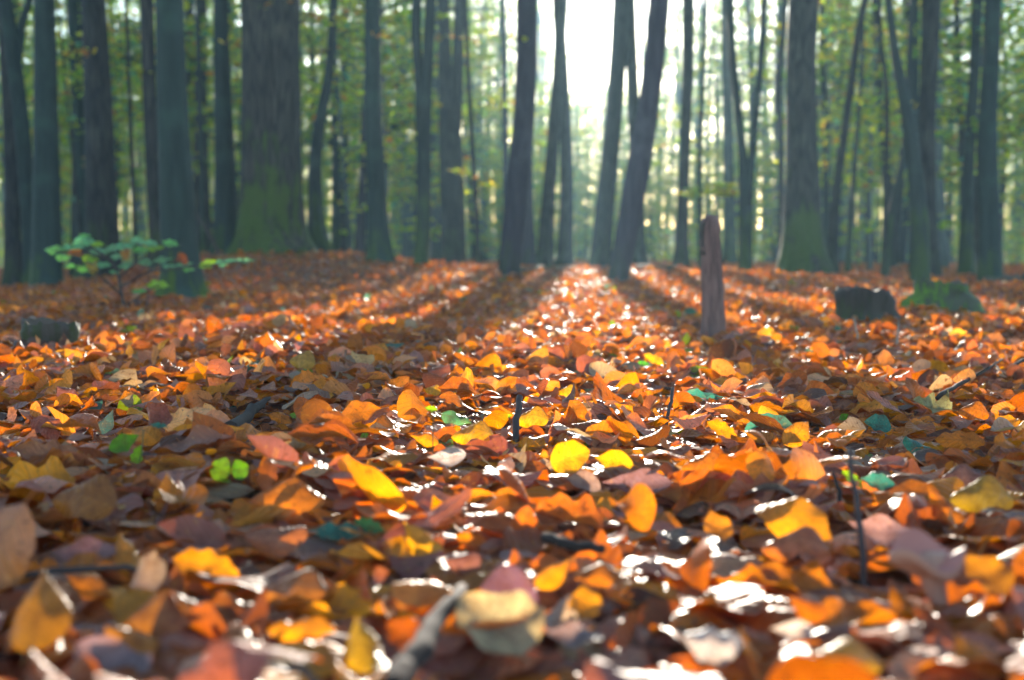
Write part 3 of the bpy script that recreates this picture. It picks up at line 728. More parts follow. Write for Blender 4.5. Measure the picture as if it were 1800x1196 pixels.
nt_(B, 30.0, [(468, 893, 13), (250, 888, 11), (100, 886, 10), (0, 884, 9)], M_PURP, 'slim hazy stem just behind the leaning violet grey trunk', 'the slim hazy stem')
nt_(B, 12.2, [(499, 893, 36), (400, 903, 40), (300, 912, 40), (220, 921, 37), (100, 926, 36), (0, 926, 36)], M_PURP, 'violet grey trunk bending upright from a slanted foot, beside the sun glare', 'the bending violet grey trunk', flare=0.08, branches=[(922, 72, 905, 70, 5, 1)])
nt_(B, 21.0, [(472, 930, 22), (300, 926, 20), (150, 925, 19), (0, 925, 18)], M_PURP, 'hazy grey trunk partly hidden behind the bending violet grey one', 'the hidden hazy trunk')
nt_(B, 22.0, [(470, 956, 28), (350, 964, 24), (200, 976, 21), (0, 990, 18)], M_DARK, 'dark slanting trunk just below the edge of the sun glare', 'the dark slanting trunk')
nt_(B, 22.5, [(470, 992, 26), (350, 997, 24), (250, 995, 22), (150, 990, 22), (0, 981, 20)], M_DARK, 'dark upright trunk rising into the sun glare', 'the dark trunk under the glare')
nt_(B, 20.0, [(474, 1055, 38), (400, 1060, 33), (250, 1075, 29), (100, 1087, 28), (0, 1092, 28)], M_DARK, 'brown slanting trunk standing just to the right of the sun glare', 'the brown trunk by the glare', flare=0.12)
nt_(B, 24.0, [(470, 1122, 26), (300, 1118, 23), (150, 1112, 21), (0, 1107, 20)], M_DARK, 'dark straight trunk crossed by the strongly leaning violet trunk', 'the dark crossed trunk')
nt_(B, 11.0, [(506, 1084, 35), (400, 1104, 39), (300, 1121, 42), (200, 1138, 36), (100, 1150, 35), (0, 1158, 35)], M_PURP, 'violet grey trunk leaning strongly across a darker straight one', 'the strongly leaning violet trunk', flare=0.05)
nt_(B, 19.0, [(480, 1197, 22), (300, 1202, 19), (100, 1209, 20), (0, 1210, 21)], M_DARK, 'upright purplish dark trunk alone between the leaning violet one and the dead stem', 'the purplish upright trunk')
nt_(B, 17.5, [(483, 1232, 8), (300, 1229, 8), (150, 1234, 7), (0, 1240, 7)], M_BEECH, 'wispy stem carrying a bright yellow green spray above the dead stem', 'the wispy stem with the bright spray',
    branches=[(1229, 345, 1300, 343, 110, 0), (1230, 340, 1285, 328, 80, 0), (1230, 350, 1215, 345, 50, 0)])
nt_(B, 27.0, [(468, 1283, 19), (300, 1281, 18), (100, 1278, 17), (0, 1276, 16)], M_BEECH, 'pale hazy trunk directly behind the V shaped twin stems', 'the pale trunk behind the twin stems')
nt_(B, 15.0, [(484, 1310, 22), (400, 1311, 24), (340, 1311, 24), (270, 1307, 15), (170, 1296, 14), (80, 1287, 14), (0, 1284, 14)], M_BEECH, 'V shaped pair of slender stems growing from one foot', 'the V shaped twin stems',
    stems=[[(360, 1313, 14), (270, 1322, 13), (140, 1335, 12), (60, 1342, 11), (0, 1345, 10)]], flare=0.15)
nt_(B, 19.0, [(475, 1374, 11), (250, 1374, 10), (150, 1368, 10), (60, 1378, 10), (0, 1382, 9)], M_DARK, 'thin dark stem right against the left side of the big dark trunk', 'the stem against the big dark trunk')
nt_('oak_tree', 15.6, [(481, 1411, 78), (400, 1411, 66), (300, 1411, 58), (200, 1409, 53), (100, 1407, 51), (0, 1412, 52)], M_OAK, 'big dark trunk flaring to a mossy foot near the stumps', 'the big dark trunk', flare=0.45, hflare=0.25, sides=24, lobes=5)
nt_(B, 21.0, [(472, 1453, 13), (250, 1452, 11), (0, 1446, 10)], M_BEECH, 'thin straight stem close beside the big dark trunk', 'the thin stem by the big dark trunk')
nt_(B, 15.8, [(482, 1463, 18), (400, 1466, 17), (330, 1471, 15), (230, 1487, 14), (130, 1499, 13), (60, 1508, 12), (0, 1520, 12)], M_DARK, 'slender dark stem curving outward from the foot of the big dark trunk', 'the curving dark stem')
nt_(B, 18.5, [(480, 1490, 10), (400, 1496, 9), (250, 1504, 8), (150, 1512, 7), (0, 1516, 6)], M_BEECH, 'pale thin stem following the curving dark stem', 'the pale thin stem')
nt_(B, 14.5, [(490, 1554, 10), (400, 1555, 9), (260, 1558, 8), (150, 1560, 8), (60, 1547, 7), (0, 1548, 7)], M_DARK, 'thin wiggly black stem standing alone before the curved trunk group', 'the wiggly black stem')
nt_(B, 14.8, [(492, 1556, 14), (400, 1562, 13), (270, 1591, 12), (150, 1597, 11), (0, 1600, 9)], M_BEECH, 'thin slanting stem leaning towards the curved trunk', 'the slanting stem')
nt_(B, 11.8, [(503, 1618, 34), (400, 1617, 33), (300, 1611, 26), (200, 1598, 22), (100, 1577, 16), (0, 1564, 12)], M_BEECH, 'bluish grey trunk bowing away behind the bright moss stump', 'the bowing trunk by the stump', flare=0.12)
nt_(B, 15.0, [(492, 1630, 40), (300, 1628, 30), (200, 1627, 28), (100, 1632, 30), (0, 1634, 32)], M_DARK, 'dark straight trunk hugging the bowing one behind the bright moss stump', 'the dark trunk behind the moss stump', flare=0.3)
nt_(B, 18.0, [(485, 1607, 18), (200, 1608, 16), (0, 1609, 15)], M_BEECHG, 'slim greenish trunk squeezed between the bowing and the dark straight trunk', 'the slim greenish trunk')
nt_(B, 16.5, [(482, 1699, 24), (400, 1699, 23), (270, 1702, 20), (150, 1709, 18), (0, 1715, 17)], M_BEECH, 'bluish leaning trunk left of the dark green trunk near the picture edge', 'the bluish leaning trunk')
nt_(B, 14.0, [(487, 1740, 42), (400, 1739, 38), (230, 1734, 34), (130, 1739, 29), (0, 1742, 28)], M_BEECHG, 'stout dark green trunk near the right picture edge beside a fallen log', 'the stout dark green trunk', flare=0.2)

# ------------------------------------------------------------------ trees further back, and young trees between them
def far_template(seed, H, r0, z0, nl, per, reach, size, W=FW_GREEN, fl=0.5):
    r = np.random.default_rng(seed)
    z = np.linspace(-0.2, H, 16)
    p = np.stack((0.10*np.sin(z*0.5+r.uniform(0, 6))+r.normal(0, 0.025)*z, 0.08*np.sin(z*0.6+r.uniform(0, 6)), z), -1)
    p[:, :2] -= p[1, :2]
    tb = MB(); tube(tb, p, r0*(1-0.8*np.clip(z/H, 0, 1))*(1+0.5*np.exp(-np.clip(z, 0, None)/0.3)), 8, seed=seed)
    cb = MB()
    for l in limb_points(r, z0, H, nl, reach, 0.3):
        i = np.argmin(np.abs(p[:, 2]-l[0, 2])); l = l+np.array((p[i, 0], p[i, 1], 0))
        l = l*np.array((1, 1, 1))
        tube(tb, l, np.linspace(max(0.006, r0*0.22), 0.003, 7), 4, cap=False)
        foliage(cb, spray(r, l, per, reach[1]*0.14), size, r, W, flatness=fl)
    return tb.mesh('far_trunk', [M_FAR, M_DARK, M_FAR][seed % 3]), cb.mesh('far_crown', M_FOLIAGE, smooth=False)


FAR = [far_template(300+k, H, r0, z0, nl, per, reach, (0.09, 0.16)) for k, (H, r0, z0, nl, per, reach) in enumerate([
    (13, .13, 3.0, 34, 54, (1.0, 2.6)), (11, .09, 2.2, 34, 54, (0.8, 2.2)), (14, .16, 4.0, 30, 61, (1.2, 3.0)), (9, .045, 1.5, 30, 46, (0.7, 1.9)),
    (12, .11, 2.5, 34, 54, (1.0, 2.4)), (10, .06, 1.8, 30, 54, (0.8, 2.2))])]
YOUNG = [far_template(340+k, H, r0, z0, nl, per, reach, (0.07, 0.12)) for k, (H, r0, z0, nl, per, reach) in enumerate([
    (4.5, .028, 0.8, 26, 44, (0.5, 1.3)), (3.2, .02, 0.5, 22, 44, (0.4, 1.1)), (5.5, .035, 1.2, 28, 46, (0.6, 1.5)), (2.2, .014, 0.3, 16, 40, (0.3, 0.8))])]


def corridor(x, y):
    """sideways distance from the lane kept open for sunlight to reach the ground"""
    return abs(x-(0.75+(y-3)*math.tan(SUN_AZ)))


placed = [(float(o.location.x), float(o.location.y)) for o in C.objects if o.type == 'EMPTY']
FARS = []
r = np.random.default_rng(77)
spots = []
tries = n = 0
while len(spots) < 185 and tries < 20000:
    tries += 1
    y = 19+56*r.random()**0.75; px = r.uniform(-150, 1950); x = (px-900)/F*y
    if corridor(x, y) < (3.8 if y < 44 else 2.9) or any((x-a)**2+(y-b)**2 < (0.9 if y < 30 else 1.4)**2 for a, b in placed):
        continue
    k = int(r.integers(0, len(FAR)))
    placed.append((x, y)); spots.append((px, x, y, k, 'far'))
while n < 26:      # low young trees in the open lane, kept below the sun's rays
    y = 30+40*r.random(); x = 0.75+(y-3)*math.tan(SUN_AZ)+r.uniform(-4.2, 4.2); px = 900+F*x/y
    k = int(r.integers(0, len(YOUNG)))
    if (y-8)*0.155 < (4.5, 3.2, 5.5, 2.2)[k]*1.1+0.2 or any((x-a)**2+(y-b)**2 < 0.8**2 for a, b in placed):
        continue
    placed.append((x, y)); spots.append((px, x, y, k, 'young')); n += 1
n = 0
while n < 12:      # lower trees at the far end of the sunlight lane
    y = 60+15*r.random(); x = 0.75+(y-3)*math.tan(SUN_AZ)+r.uniform(-2.6, 2.6); px = 900+F*x/y
    if any((x-a)**2+(y-b)**2 < 0.8**2 for a, b in placed): continue
    placed.append((x, y)); spots.append((px, x, y, int(r.choice([3, 5])), 'low')); n += 1
n = 0
while n < 110:
    y = 14.5+50*r.random()**1.2; px = r.uniform(-120, 1920); x = (px-900)/F*y
    k = int(r.integers(0, len(YOUNG)))
    if (corridor(x, y) < 2.6 and (y-8)*0.155 < (4.5, 3.2, 5.5, 2.2)[k]*1.15+0.3) or any((x-a)**2+(y-b)**2 < 0.6**2 for a, b in placed):
        continue
    placed.append((x, y)); spots.append((px, x, y, k, 'young')); n += 1

LANDMARK_TREES.sort()


def between(px):
    xs = [a for a, _ in LANDMARK_TREES]
    i = int(np.searchsorted(xs, px))
    if i == 0: return 'beyond '+LANDMARK_TREES[0][1]
    if i == len(xs): return 'beyond '+LANDMARK_TREES[-1][1]
    a, b = LANDMARK_TREES[i-1], LANDMARK_TREES[i]
    return 'behind '+(a[1] if px-a[0] < b[0]-px else b[1])


ORD = ['first', 'second', 'third', 'fourth', 'fifth', 'sixth', 'seventh', 'eighth', 'ninth', 'tenth', 'eleventh', 'twelfth']
buckets = {}
for s in spots:
    desc = (['hazy sturdy tree', 'hazy slim tree', 'hazy tall tree', 'hazy thin tree', 'hazy grey tree', 'hazy narrow tree'] if s[4] != 'young' else ['leafy young tree', 'short bushy sapling', 'lanky young tree', 'low leafy sapling'])[s[3]]
    buckets.setdefault((desc, between(s[0])), []).append(s)
for (desc, where), lst in buckets.items():
    lst.sort()
    for i, (px, x, y, k, kind) in enumerate(lst):
        lab = desc+' '+where if len(lst) == 1 else '%s %s, %s from the left' % (desc, where, ORD[i])
        tm, cm = (YOUNG if kind == 'young' else FAR)[k]
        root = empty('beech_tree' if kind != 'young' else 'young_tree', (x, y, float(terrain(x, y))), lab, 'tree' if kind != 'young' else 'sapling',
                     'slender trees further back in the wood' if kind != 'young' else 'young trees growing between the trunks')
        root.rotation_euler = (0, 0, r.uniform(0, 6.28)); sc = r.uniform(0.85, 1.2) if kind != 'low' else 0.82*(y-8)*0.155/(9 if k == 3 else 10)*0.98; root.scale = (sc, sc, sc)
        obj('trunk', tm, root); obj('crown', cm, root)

# the wood beyond, one mass nobody could count
def distant_wood():
    r = np.random.default_rng(501)
    mb = MB()
    n = 0
    for k in range(620):
        y = r.uniform(72, 128); x = r.uniform(-0.42, 0.42)*y
        z0 = float(terrain(x, y)); h = r.uniform(12, 21); rr = r.uniform(0.05, 0.16)
        if corridor(x, y) < 2.4: h = min(h, (y-4)*0.1566-2.4-z0)
        p = np.stack((x+np.linspace(0, r.normal(0, .5), 6), np.full(6, y), z0+np.linspace(-.2, h, 6)), -1)
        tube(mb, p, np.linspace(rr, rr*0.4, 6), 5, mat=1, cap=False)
        low = r.uniform(0.2, 2.5)
        for j in range(15):
            z = z0+low+(h-low)*r.random()
            cc = np.array((x, y, z))+r.normal(0, 1, 3)*np.array((1.7, 1.7, 0.3))
            cd = corridor(cc[0], cc[1])
            if (cd < 1.8+0.8*r.random() or (cd < 5 and r.random() < 0.4)) and abs(z-(y-4)*0.1566) < 2.2: continue  # leaf clumps left out along the sun's path to light the ground
            if z > 9 and r.random() < 0.36: continue
            m = 22
            foliage(mb, cc+r.normal(0, 1, (m, 3))*np.array((0.9, 0.9, 0.25)), (0.16, 0.30), r, FW_GREEN, 0, 0.45)
    # brushwood close to the ground
    for k in range(1100):
        y = r.uniform(55, 126); x = r.uniform(-0.42, 0.42)*y; z0 = float(terrain(x, y))
        m = 30
        foliage(mb, np.array((x, y, z0+r.uniform(0.2, 1.0)*y*0.035))+r.normal(0, 1, (m, 3))*np.array((1.0, 1.0, 0.35)), (0.12, 0.24), r, FW_GREEN, 0, 0.45)
    for k in range(170):
        y = r.uniform(78, 126); cx_ = 0.75+(y-3)*math.tan(SUN_AZ)+r.uniform(-3.5, 3.5)
        foliage(mb, np.array((cx_, y, r.uniform(1.0, (y-4)*0.1566-2.0)))+r.normal(0, 1, (26, 3))*np.array((0.9, 0.9, 0.3)), (0.16, 0.28), r, FW_GREEN, 0, 0.45)
    for k in range(1500):
        y = r.uniform(42, 126); x = r.uniform(-0.42, 0.42)*y; z0 = float(terrain(x, y))
        foliage(mb, np.array((x, y, z0+r.uniform(0.1, 1.3)))+r.normal(0, 1, (26, 3))*np.array((0.9, 0.9, 0.3)), (0.10, 0.2), r, FW_GREEN, 0, 0.45)
    o = obj('distant_wood', mb.mesh('distant_wood', [M_FOLIAGE, M_FAR], smooth=False))
    tag(o, 'far off hazy green wood closing the view behind all trunks', None, kind='stuff')


distant_wood()

# ------------------------------------------------------------------ dead stem, stumps, logs, sticks
def dead_stem():
    g = ground_hit(1252, 600); d = g[1]
    root = empty('broken_tree', g-np.array((0, 0, .02)), 'upright reddish brown dead stem with a broken top, lit ground behind it', 'dead stem')
    mb = MB()
    ys = [612, 596, 560, 500, 440, 400, 386, 380]
    xs = [1252, 1252, 1253, 1252, 1249, 1249, 1249, 1250]; ws = [50, 46, 41, 37, 35, 33, 31, 20]
    P = np.array([at(x, y, d) for x, y in zip(xs, ys)])-(g-np.array((0, 0, .02)))
    zs = np.linspace(P[0, 2], P[-1, 2], 22)
    path = np.stack((np.interp(zs, P[:, 2], P[:, 0]), np.zeros(22), zs), -1)
    tube(mb, path, np.interp(zs, P[:, 2], np.array(ws)*d/F/2), 18, lobes=3, lobe_amp=0.08, rough=0.05, seed=9)
    obj('trunk', mb.mesh('trunk', M_POST), root)
    mb = MB()   # patch of dark bark still clinging near the top
    th = np.linspace(PI*0.86, PI*1.16, 8); zz = np.linspace(0.285, 0.40, 7)
    v = []
    for z in zz:
        rr = np.interp(z, zs, np.interp(zs, P[:, 2], np.array(ws)*d/F/2))*1.10+0.0015*np.sin(40*z)
        cx_ = np.interp(z, P[:, 2], P[:, 0])
        for t in th:
            t2 = t+0.16*np.sin(37*z+3*t)*(1 if t in (th[0], th[-1]) else 0)
            v.append((cx_+rr*math.cos(t2+0.35), rr*math.sin(t2+0.35), z))
    v = np.array(v); n0 = len(v)
    inner = v.copy(); inner[:, :2] = (inner[:, :2]-np.array((P[4, 0], 0)))*0.9+np.array((P[4, 0], 0))
    q = [(i*8+j, i*8+j+1, (i+1)*8+j+1, (i+1)*8+j) for i in range(6) for j in range(7)]
    edge = [(i*8, (i+1)*8, (i+1)*8+n0, i*8+n0) for i in range(6)]+[(i*8+7, i*8+7+n0, (i+1)*8+7+n0, (i+1)*8+7) for i in range(6)]+[(j, j+n0, j+1+n0, j+1) for j in range(7)]+[(48+j, 48+j+1, 48+j+1+n0, 48+j+n0) for j in range(7)]
    mb.add(np.vstack((v, inner)), q+edge)
    obj('bark', mb.mesh('bark', M_STUMP), root)
    mb = MB()
    a = at(1270, 452, d)-g; b = at(1279, 436, d)-g
    tube(mb, [a, (a+b)/2, b], [0.0025, 0.002, 0.001], 5); obj('twig', mb.mesh('twig', M_TWIG), root)


dead_stem()


def stump(px0, px1, ytop, ybase, label, mat, roots=(), hole=0.25, dd=None, seed=0, tilt=0.0, topw=0.8):
    xm = (px0+px1)/2
    g = ground_hit(xm, ybase, 0.0); d = g[1]
    R = (px1-px0)/2*d/F; h = (ybase-ytop)*d/F+0.01
    root = empty('tree_stump', g, label, 'stump')
    r = np.random.default_rng(seed)
    sides = 36; th = np.linspace(0, 2*PI, sides, endpoint=False)
    zs = np.array([-0.06, -0.02, 0.0, 0.12, 0.28, 0.5, 0.72, 0.9, 1.0])*h
    prof = np.array([1.06, 1.05, 1.0, 0.90, 0.83, 0.79, topw*0.98, topw*0.97, topw*0.92])
    v = []
    ph = r.uniform(0, 6)
    for z, p in zip(zs, prof):
        low = math.exp(-max(z, 0)/(0.35*h))
        lob = 1+0.16*low*np.cos(5*th+ph)+0.07*np.cos(3*th+1+2*z/h)+0.045*r.normal(size=sides)
        for a0, a1, amp in roots:
            lob = lob+amp*low*np.exp(-((np.angle(np.exp(1j*(th-a0))))/a1)**2)
        top = z+ (0.06*h*np.cos(th*2+seed)+0.04*h*np.cos(th-2.6)+0.045*h*r.normal(size=sides) if z > 0.85*h else 0)
        v.append(np.stack((R*p*lob*np.cos(th), R*0.9*p*lob*np.sin(th), np.broadcast_to(top, th.shape)+tilt*R*np.cos(th)*(z/h)), -1))
    v = np.array(v); n = len(zs)
    q = [(i*sides+j, i*sides+(j+1) % sides, (i+1)*sides+(j+1) % sides, (i+1)*sides+j) for i in range(n-1) for j in range(sides)]
    mb = MB(); mb.add(v.reshape(-1, 3), q); obj('bark', mb.mesh('stump_bark', mat), root)
    rim = v[-1]
    c = rim.mean(0)
    rings = [rim, c+(rim-c)*0.9-np.array((0, 0, .004)), c+(rim-c)*0.55-np.array((0, 0, hole*0.2*h)), c+(rim-c)*0.2-np.array((0, 0, hole*0.5*h))]
    rings = np.array(rings); rings[1:, :, 2] += 0.02*h*r.normal(size=(3, sides))
    q = [(i*sides+j, i*sides+(j+1) % sides, (i+1)*sides+(j+1) % sides, (i+1)*sides+j) for i in range(3) for j in range(sides)]
    t = [(3*sides+j, 3*sides+(j+1) % sides, 4*sides) for j in range(sides)]
    mb = MB(); mb.add(np.vstack((rings.reshape(-1, 3), c-np.array((0, 0, hole*0.55*h)))), q, t); obj('cut_top', mb.mesh('cut_top', M_CUT), root)


stump(1458, 1578, 514, 576, 'dark low stump with a root slipping down one side before the big dark trunk', M_STUMP, roots=[(-0.5, 0.35, 0.45), (2.6, .4, .2)], seed=3, topw=0.84)
stump(1578, 1732, 500, 560, 'stump with bright green moss and spreading roots beside the bowing trunk', M_MOSS, roots=[(0.0, 0.5, 0.30), (3.3, 0.5, 0.35)], seed=5, topw=0.62)
stump(36, 150, 574, 630, 'small dark rotten stump, moss on one half, low in the leaves near the left edge', M_STUMP, roots=[(3.0, .4, .2)], seed=8, topw=0.9, hole=0.8)


def stick(name, pix, widths, label, mat, cat='stick', lift=0.015, d=None, sides=8, rough=0.03, side_twigs=(), group=None, upright=False, bury=True):
    """a stick lying along photo pixels on the ground, or standing when upright"""
    if upright:
        g = ground_hit(pix[0][0], pix[0][1], lift); P = np.array([at(x, y, g[1]+0.02*i) for i, (x, y) in enumerate(pix)])
        P[0, 2] -= 0.03
    else:
        P = np.array([ground_hit(x, y, lift) for x, y in pix])
    base = P[0].copy()
    dm = P[:, 1].mean()
    rad = np.array(widths, float)*dm/F/2
    m = len(P); k = np.linspace(0, m-1, max(9, 4*m))
    Q = np.stack([np.interp(k, np.arange(m), P[:, a]) for a in range(3)], -1)-base
    rr = np.interp(k, np.arange(m), rad)
    r = np.random.default_rng(len(label)); Q[1:-1] += r.normal(0, 0.25, (len(Q)-2, 3))*rr[1:-1, None]
    mb = MB(); tube(mb, Q, rr, sides, rough=rough, seed=len(label))
    if side_twigs:
        root = empty(name, base, label, cat, group)
        obj('stem', mb.mesh(name, mat), root)
        for (a, b, w) in side_twigs:
            i = int(a*(len(Q)-1)); p0 = Q[i]; p1 = at(b[0], b[1], P[min(int(a*(m-1)), m-1), 1])-base
            tb = MB(); tube(tb, np.linspace(p0, p1, 5), np.linspace(w, w*0.4, 5)*dm/F/2, 5); obj('twig', tb.mesh('twig', mat), root)
    else:
        o = obj(name, mb.mesh(name, mat), None, base); tag(o, label, cat, group)


stick('fallen_branch', [(290, 545), (340, 549), (400, 551), (452, 552)], (10, 14, 15, 16), 'dark straight fallen branch lying below the mossy-footed trunk', M_STUMP, 'branch', side_twigs=[(0.15, (308, 530), 6)])
stick('fallen_branch', [(28, 558), (45, 546), (70, 543), (100, 533), (122, 529)], (14, 14, 12, 13, 12), 'dark mossy branch broken by leaves, lying behind the small rotten stump', M_STUMP, 'branch')
stick('fallen_branch', [(1352, 484), (1420, 489), (1500, 494)], (5, 6, 5), 'long low branch on the ground at the foot of the big dark trunk', M_STUMP, 'branch', lift=0.03)
stick('fallen_log', [(1725, 496), (1770, 496), (1830, 495)], (18, 22, 24), 'dark fallen log cut by the right picture edge beside the stout dark green trunk', M_STUMP, 'log', lift=0.05, sides=14, side_twigs=[(0.55, (1790, 478), 7)])
stick('fallen_log', [(905, 477), (950, 474), (1012, 473)], (9, 11, 9), 'mossy log lying behind the bending violet grey trunk', M_STUMP, 'log', lift=0.05)
stick('fallen_log', [(1105, 472), (1150, 471), (1195, 474)], (9, 11, 10), 'dark log lying behind the strongly leaning violet trunk', M_STUMP, 'log', lift=0.05)
stick('dead_branch', [(392, 458), (375, 425), (345, 376)], (7, 6, 4), 'thin dead branch propped slanting between the mossy-footed trunk and the medium green trunk', M_TWIG, 'branch', upright=True)
stick('fallen_branch', [(1030, 541), (1060, 541), (1110, 547), (1145, 551)], (10, 9, 8, 6), 'short black branch among leaves before the strongly leaning violet trunk', M_STUMP, 'branch')
stick('bark_piece', [(404, 757), (430, 735), (458, 712), (474, 700)], (26, 22, 16, 6), 'grey curled strip of bark pointing up beside a lit orange leaf', M_GREYSTICK, 'bark', lift=0.03)
stick('twig', [(442, 660), (452, 645), (472, 632)], (22, 20, 12), 'short stubby dark stick half sunk in leaves far beyond the bark strip', M_STUMP, 'stick', lift=0.02)
stick('broken_twig', [(905, 772), (908, 740), (914, 697)], (12, 12, 11), 'short thick dark twig stub standing upright in the bright middle leaves', M_TWIG, 'stick', upright=True)
stick('twig', [(1166, 756), (1174, 730), (1180, 706), (1183, 682)], (6, 6, 6, 6), 'thin curved dark twig standing up in the sunlit leaves', M_TWIG, 'stick', upright=True)
stick('twig', [(1524, 1000), (1512, 930), (1502, 850), (1493, 790)], (14, 12, 10, 9), 'tall thin dark twig standing in front of the mushroom', M_TWIG, 'stick', upright=True)
stick('twig', [(1486, 905), (1476, 868), (1464, 830)], (10, 9, 5), 'short bluish twig beside the tall thin dark twig', M_GREYSTICK, 'stick', upright=True)
stick('fallen_branch', [(1648, 700), (1690, 672), (1725, 656), (1762, 632)], (7, 7, 6, 5), 'thin bent grey branch lifted off the leaves on the right', M_GREYSTICK, 'branch', lift=0.05, side_twigs=[(0.55, (1738, 645), 4), (0.9, (1770, 662), 4)])
stick('fallen_branch', [(1776, 645), (1800, 634), (1830, 622)], (6, 6, 6), 'grey branch tip reaching in from the right edge', M_GREYSTICK, 'branch', lift=0.05)
stick('dry_stalk', [(1512, 612), (1506, 585), (1501, 560)], (5, 4, 3), 'pale dry stalk standing before the dark low stump', M_STRAW, 'stalk', upright=True)
stick('dry_stalk', [(1572, 618), (1578, 590), (1580, 565)], (4, 4, 2), 'pale dry stalk standing before the gap between the stumps', M_STRAW, 'stalk', upright=True)
stick('fallen_branch', [(1404, 576), (1425, 574), (1443, 570)], (8, 8, 6), 'small black stick on sunny leaves near the dead stem', M_STUMP, 'stick')
stick('grey_stick', [(690, 1215), (722, 1165), (768, 1098), (812, 1035)], (50, 44, 36, 22), 'thick blurred grey stick leaning up out of the very front leaves', M_GREYSTICK, 'stick', lift=0.035, sides=12)
stick('twig', [(30, 1012), (110, 1004), (200, 1000), (245, 1001)], (13, 12, 11, 9), 'dark flat twig pressed between leaves on the front left', M_TWIG, 'stick', lift=0.03)
stick('twig', [(958, 945), (1000, 958), (1062, 966)], (20, 20, 16), 'blue grey short twig lying in the dark gap before the vivid orange leaf', M_GREYSTICK, 'stick', lift=0.03)
stick('twig', [(1205, 702), (1245, 698), (1265, 706)], (5, 5, 4), 'slim dark twig lying flat below the dead stem', M_TWIG, 'stick', lift=0.03)

# mushroom
def mushroom():
    g = ground_hit(1668, 1052, 0.015); d = g[1]
    k = d/F
    root = empty('mushroom', g, 'pinkish brown funnel shaped mushroom with a pale folded rim among the front leaves', 'mushroom')
    h = 88*k
    mb = MB()
    s = np.linspace(0, 1, 8)
    tube(mb, np.stack((-0.012*s, 0.004*s, -0.03+(h+0.03)*s*0.92), -1), np.interp(s, (0, .5, 1), (0.0065, 0.006, 0.0105)), 14, rough=0.02)
    obj('stem', mb.mesh('mushroom_stem', M_RIM), root)
    sides = 40; th = np.linspace(0, 2*PI, sides, endpoint=False)
    R = 66*k
    def surf(f, lift, under=0.0):
        rx = R*f*(1.0+0.10*np.cos(th-PI)); ry = R*0.62*f
        x = rx*np.cos(th)-0.012; y = ry*np.sin(th)
        z = h+0.0*f-0.012+(0.007*f**1.6)+lift+0.42*y*f-0.10*x*f+0.005*f*np.cos(3*th+0.6)
        z = z-under*(1-f)
        return np.stack((x, y, z), -1)
    top = [surf(f, 0.003) for f in (0.05, 0.25, 0.5, 0.75, 0.93, 1.0)]
    bot = [surf(f, -0.003, 0.005) for f in (1.0, 0.8, 0.55, 0.3, 0.12)]
    V = np.array(top); n = len(V)
    qf = lambda n: [(i*sides+j, i*sides+(j+1) % sides, (i+1)*sides+(j+1) % sides, (i+1)*sides+j) for i in range(n-1) for j in range(sides)]
    mb = MB(); mb.add(V.reshape(-1, 3), qf(n), [((j+1) % sides, j, n*sides-n*sides+0) for j in range(1, sides-1)]); cap = obj('cap', mb.mesh('mushroom_cap', M_CAP), root)
    U = np.array([top[-1]]+[surf(1.025, 0.0005)]+bot)
    mb = MB(); mb.add(U.reshape(-1, 3), qf(len(U))); obj('gills', mb.mesh('mushroom_gills', M_RIM), root)


mushroom()

# ------------------------------------------------------------------ leaves that single themselves out
HERO = {}


def hero_mesh(kind, v):
    key = (kind, v)
    if key not in HERO:
        r = np.random.default_rng(hash(kind) % 7+v*13 if False else sum(map(ord, kind))+v*13)
        par = [(0.5, 0.5, 0.15, 0.15, 0.0), (-0.7, -0.7, 0.1, 0.2, 0.3), (-1.1, 0.8, 0.2, 0.3, -0.3), (0.9, -1.0, -0.1, 0.25, 0.4), (-0.3, -1.3, 0.1, 0.12, 0.1), (0.25, 0.3, 0.3, 0.22, 0.2)][v % 6]
        P, q, uv = leaf_grid(20, 10, kind, par[0], par[1], par[2], par[3], par[4], r.normal(0, .4), seed=int(r.integers(1e6)), ripple=0.0075)
        mb = MB(); mb.add(P, q, uv=uv)
        # petiole
        b = P[5]; e = b+np.array((r.normal(0, .03), -0.14, 0.02))
        tube(mb, np.linspace(b+np.array((0, .02, 0)), e, 5), np.linspace(0.011, 0.009, 5), 6)
        HERO[key] = mb.mesh('leaf_'+kind, M_LEAF)
    return HERO[key]


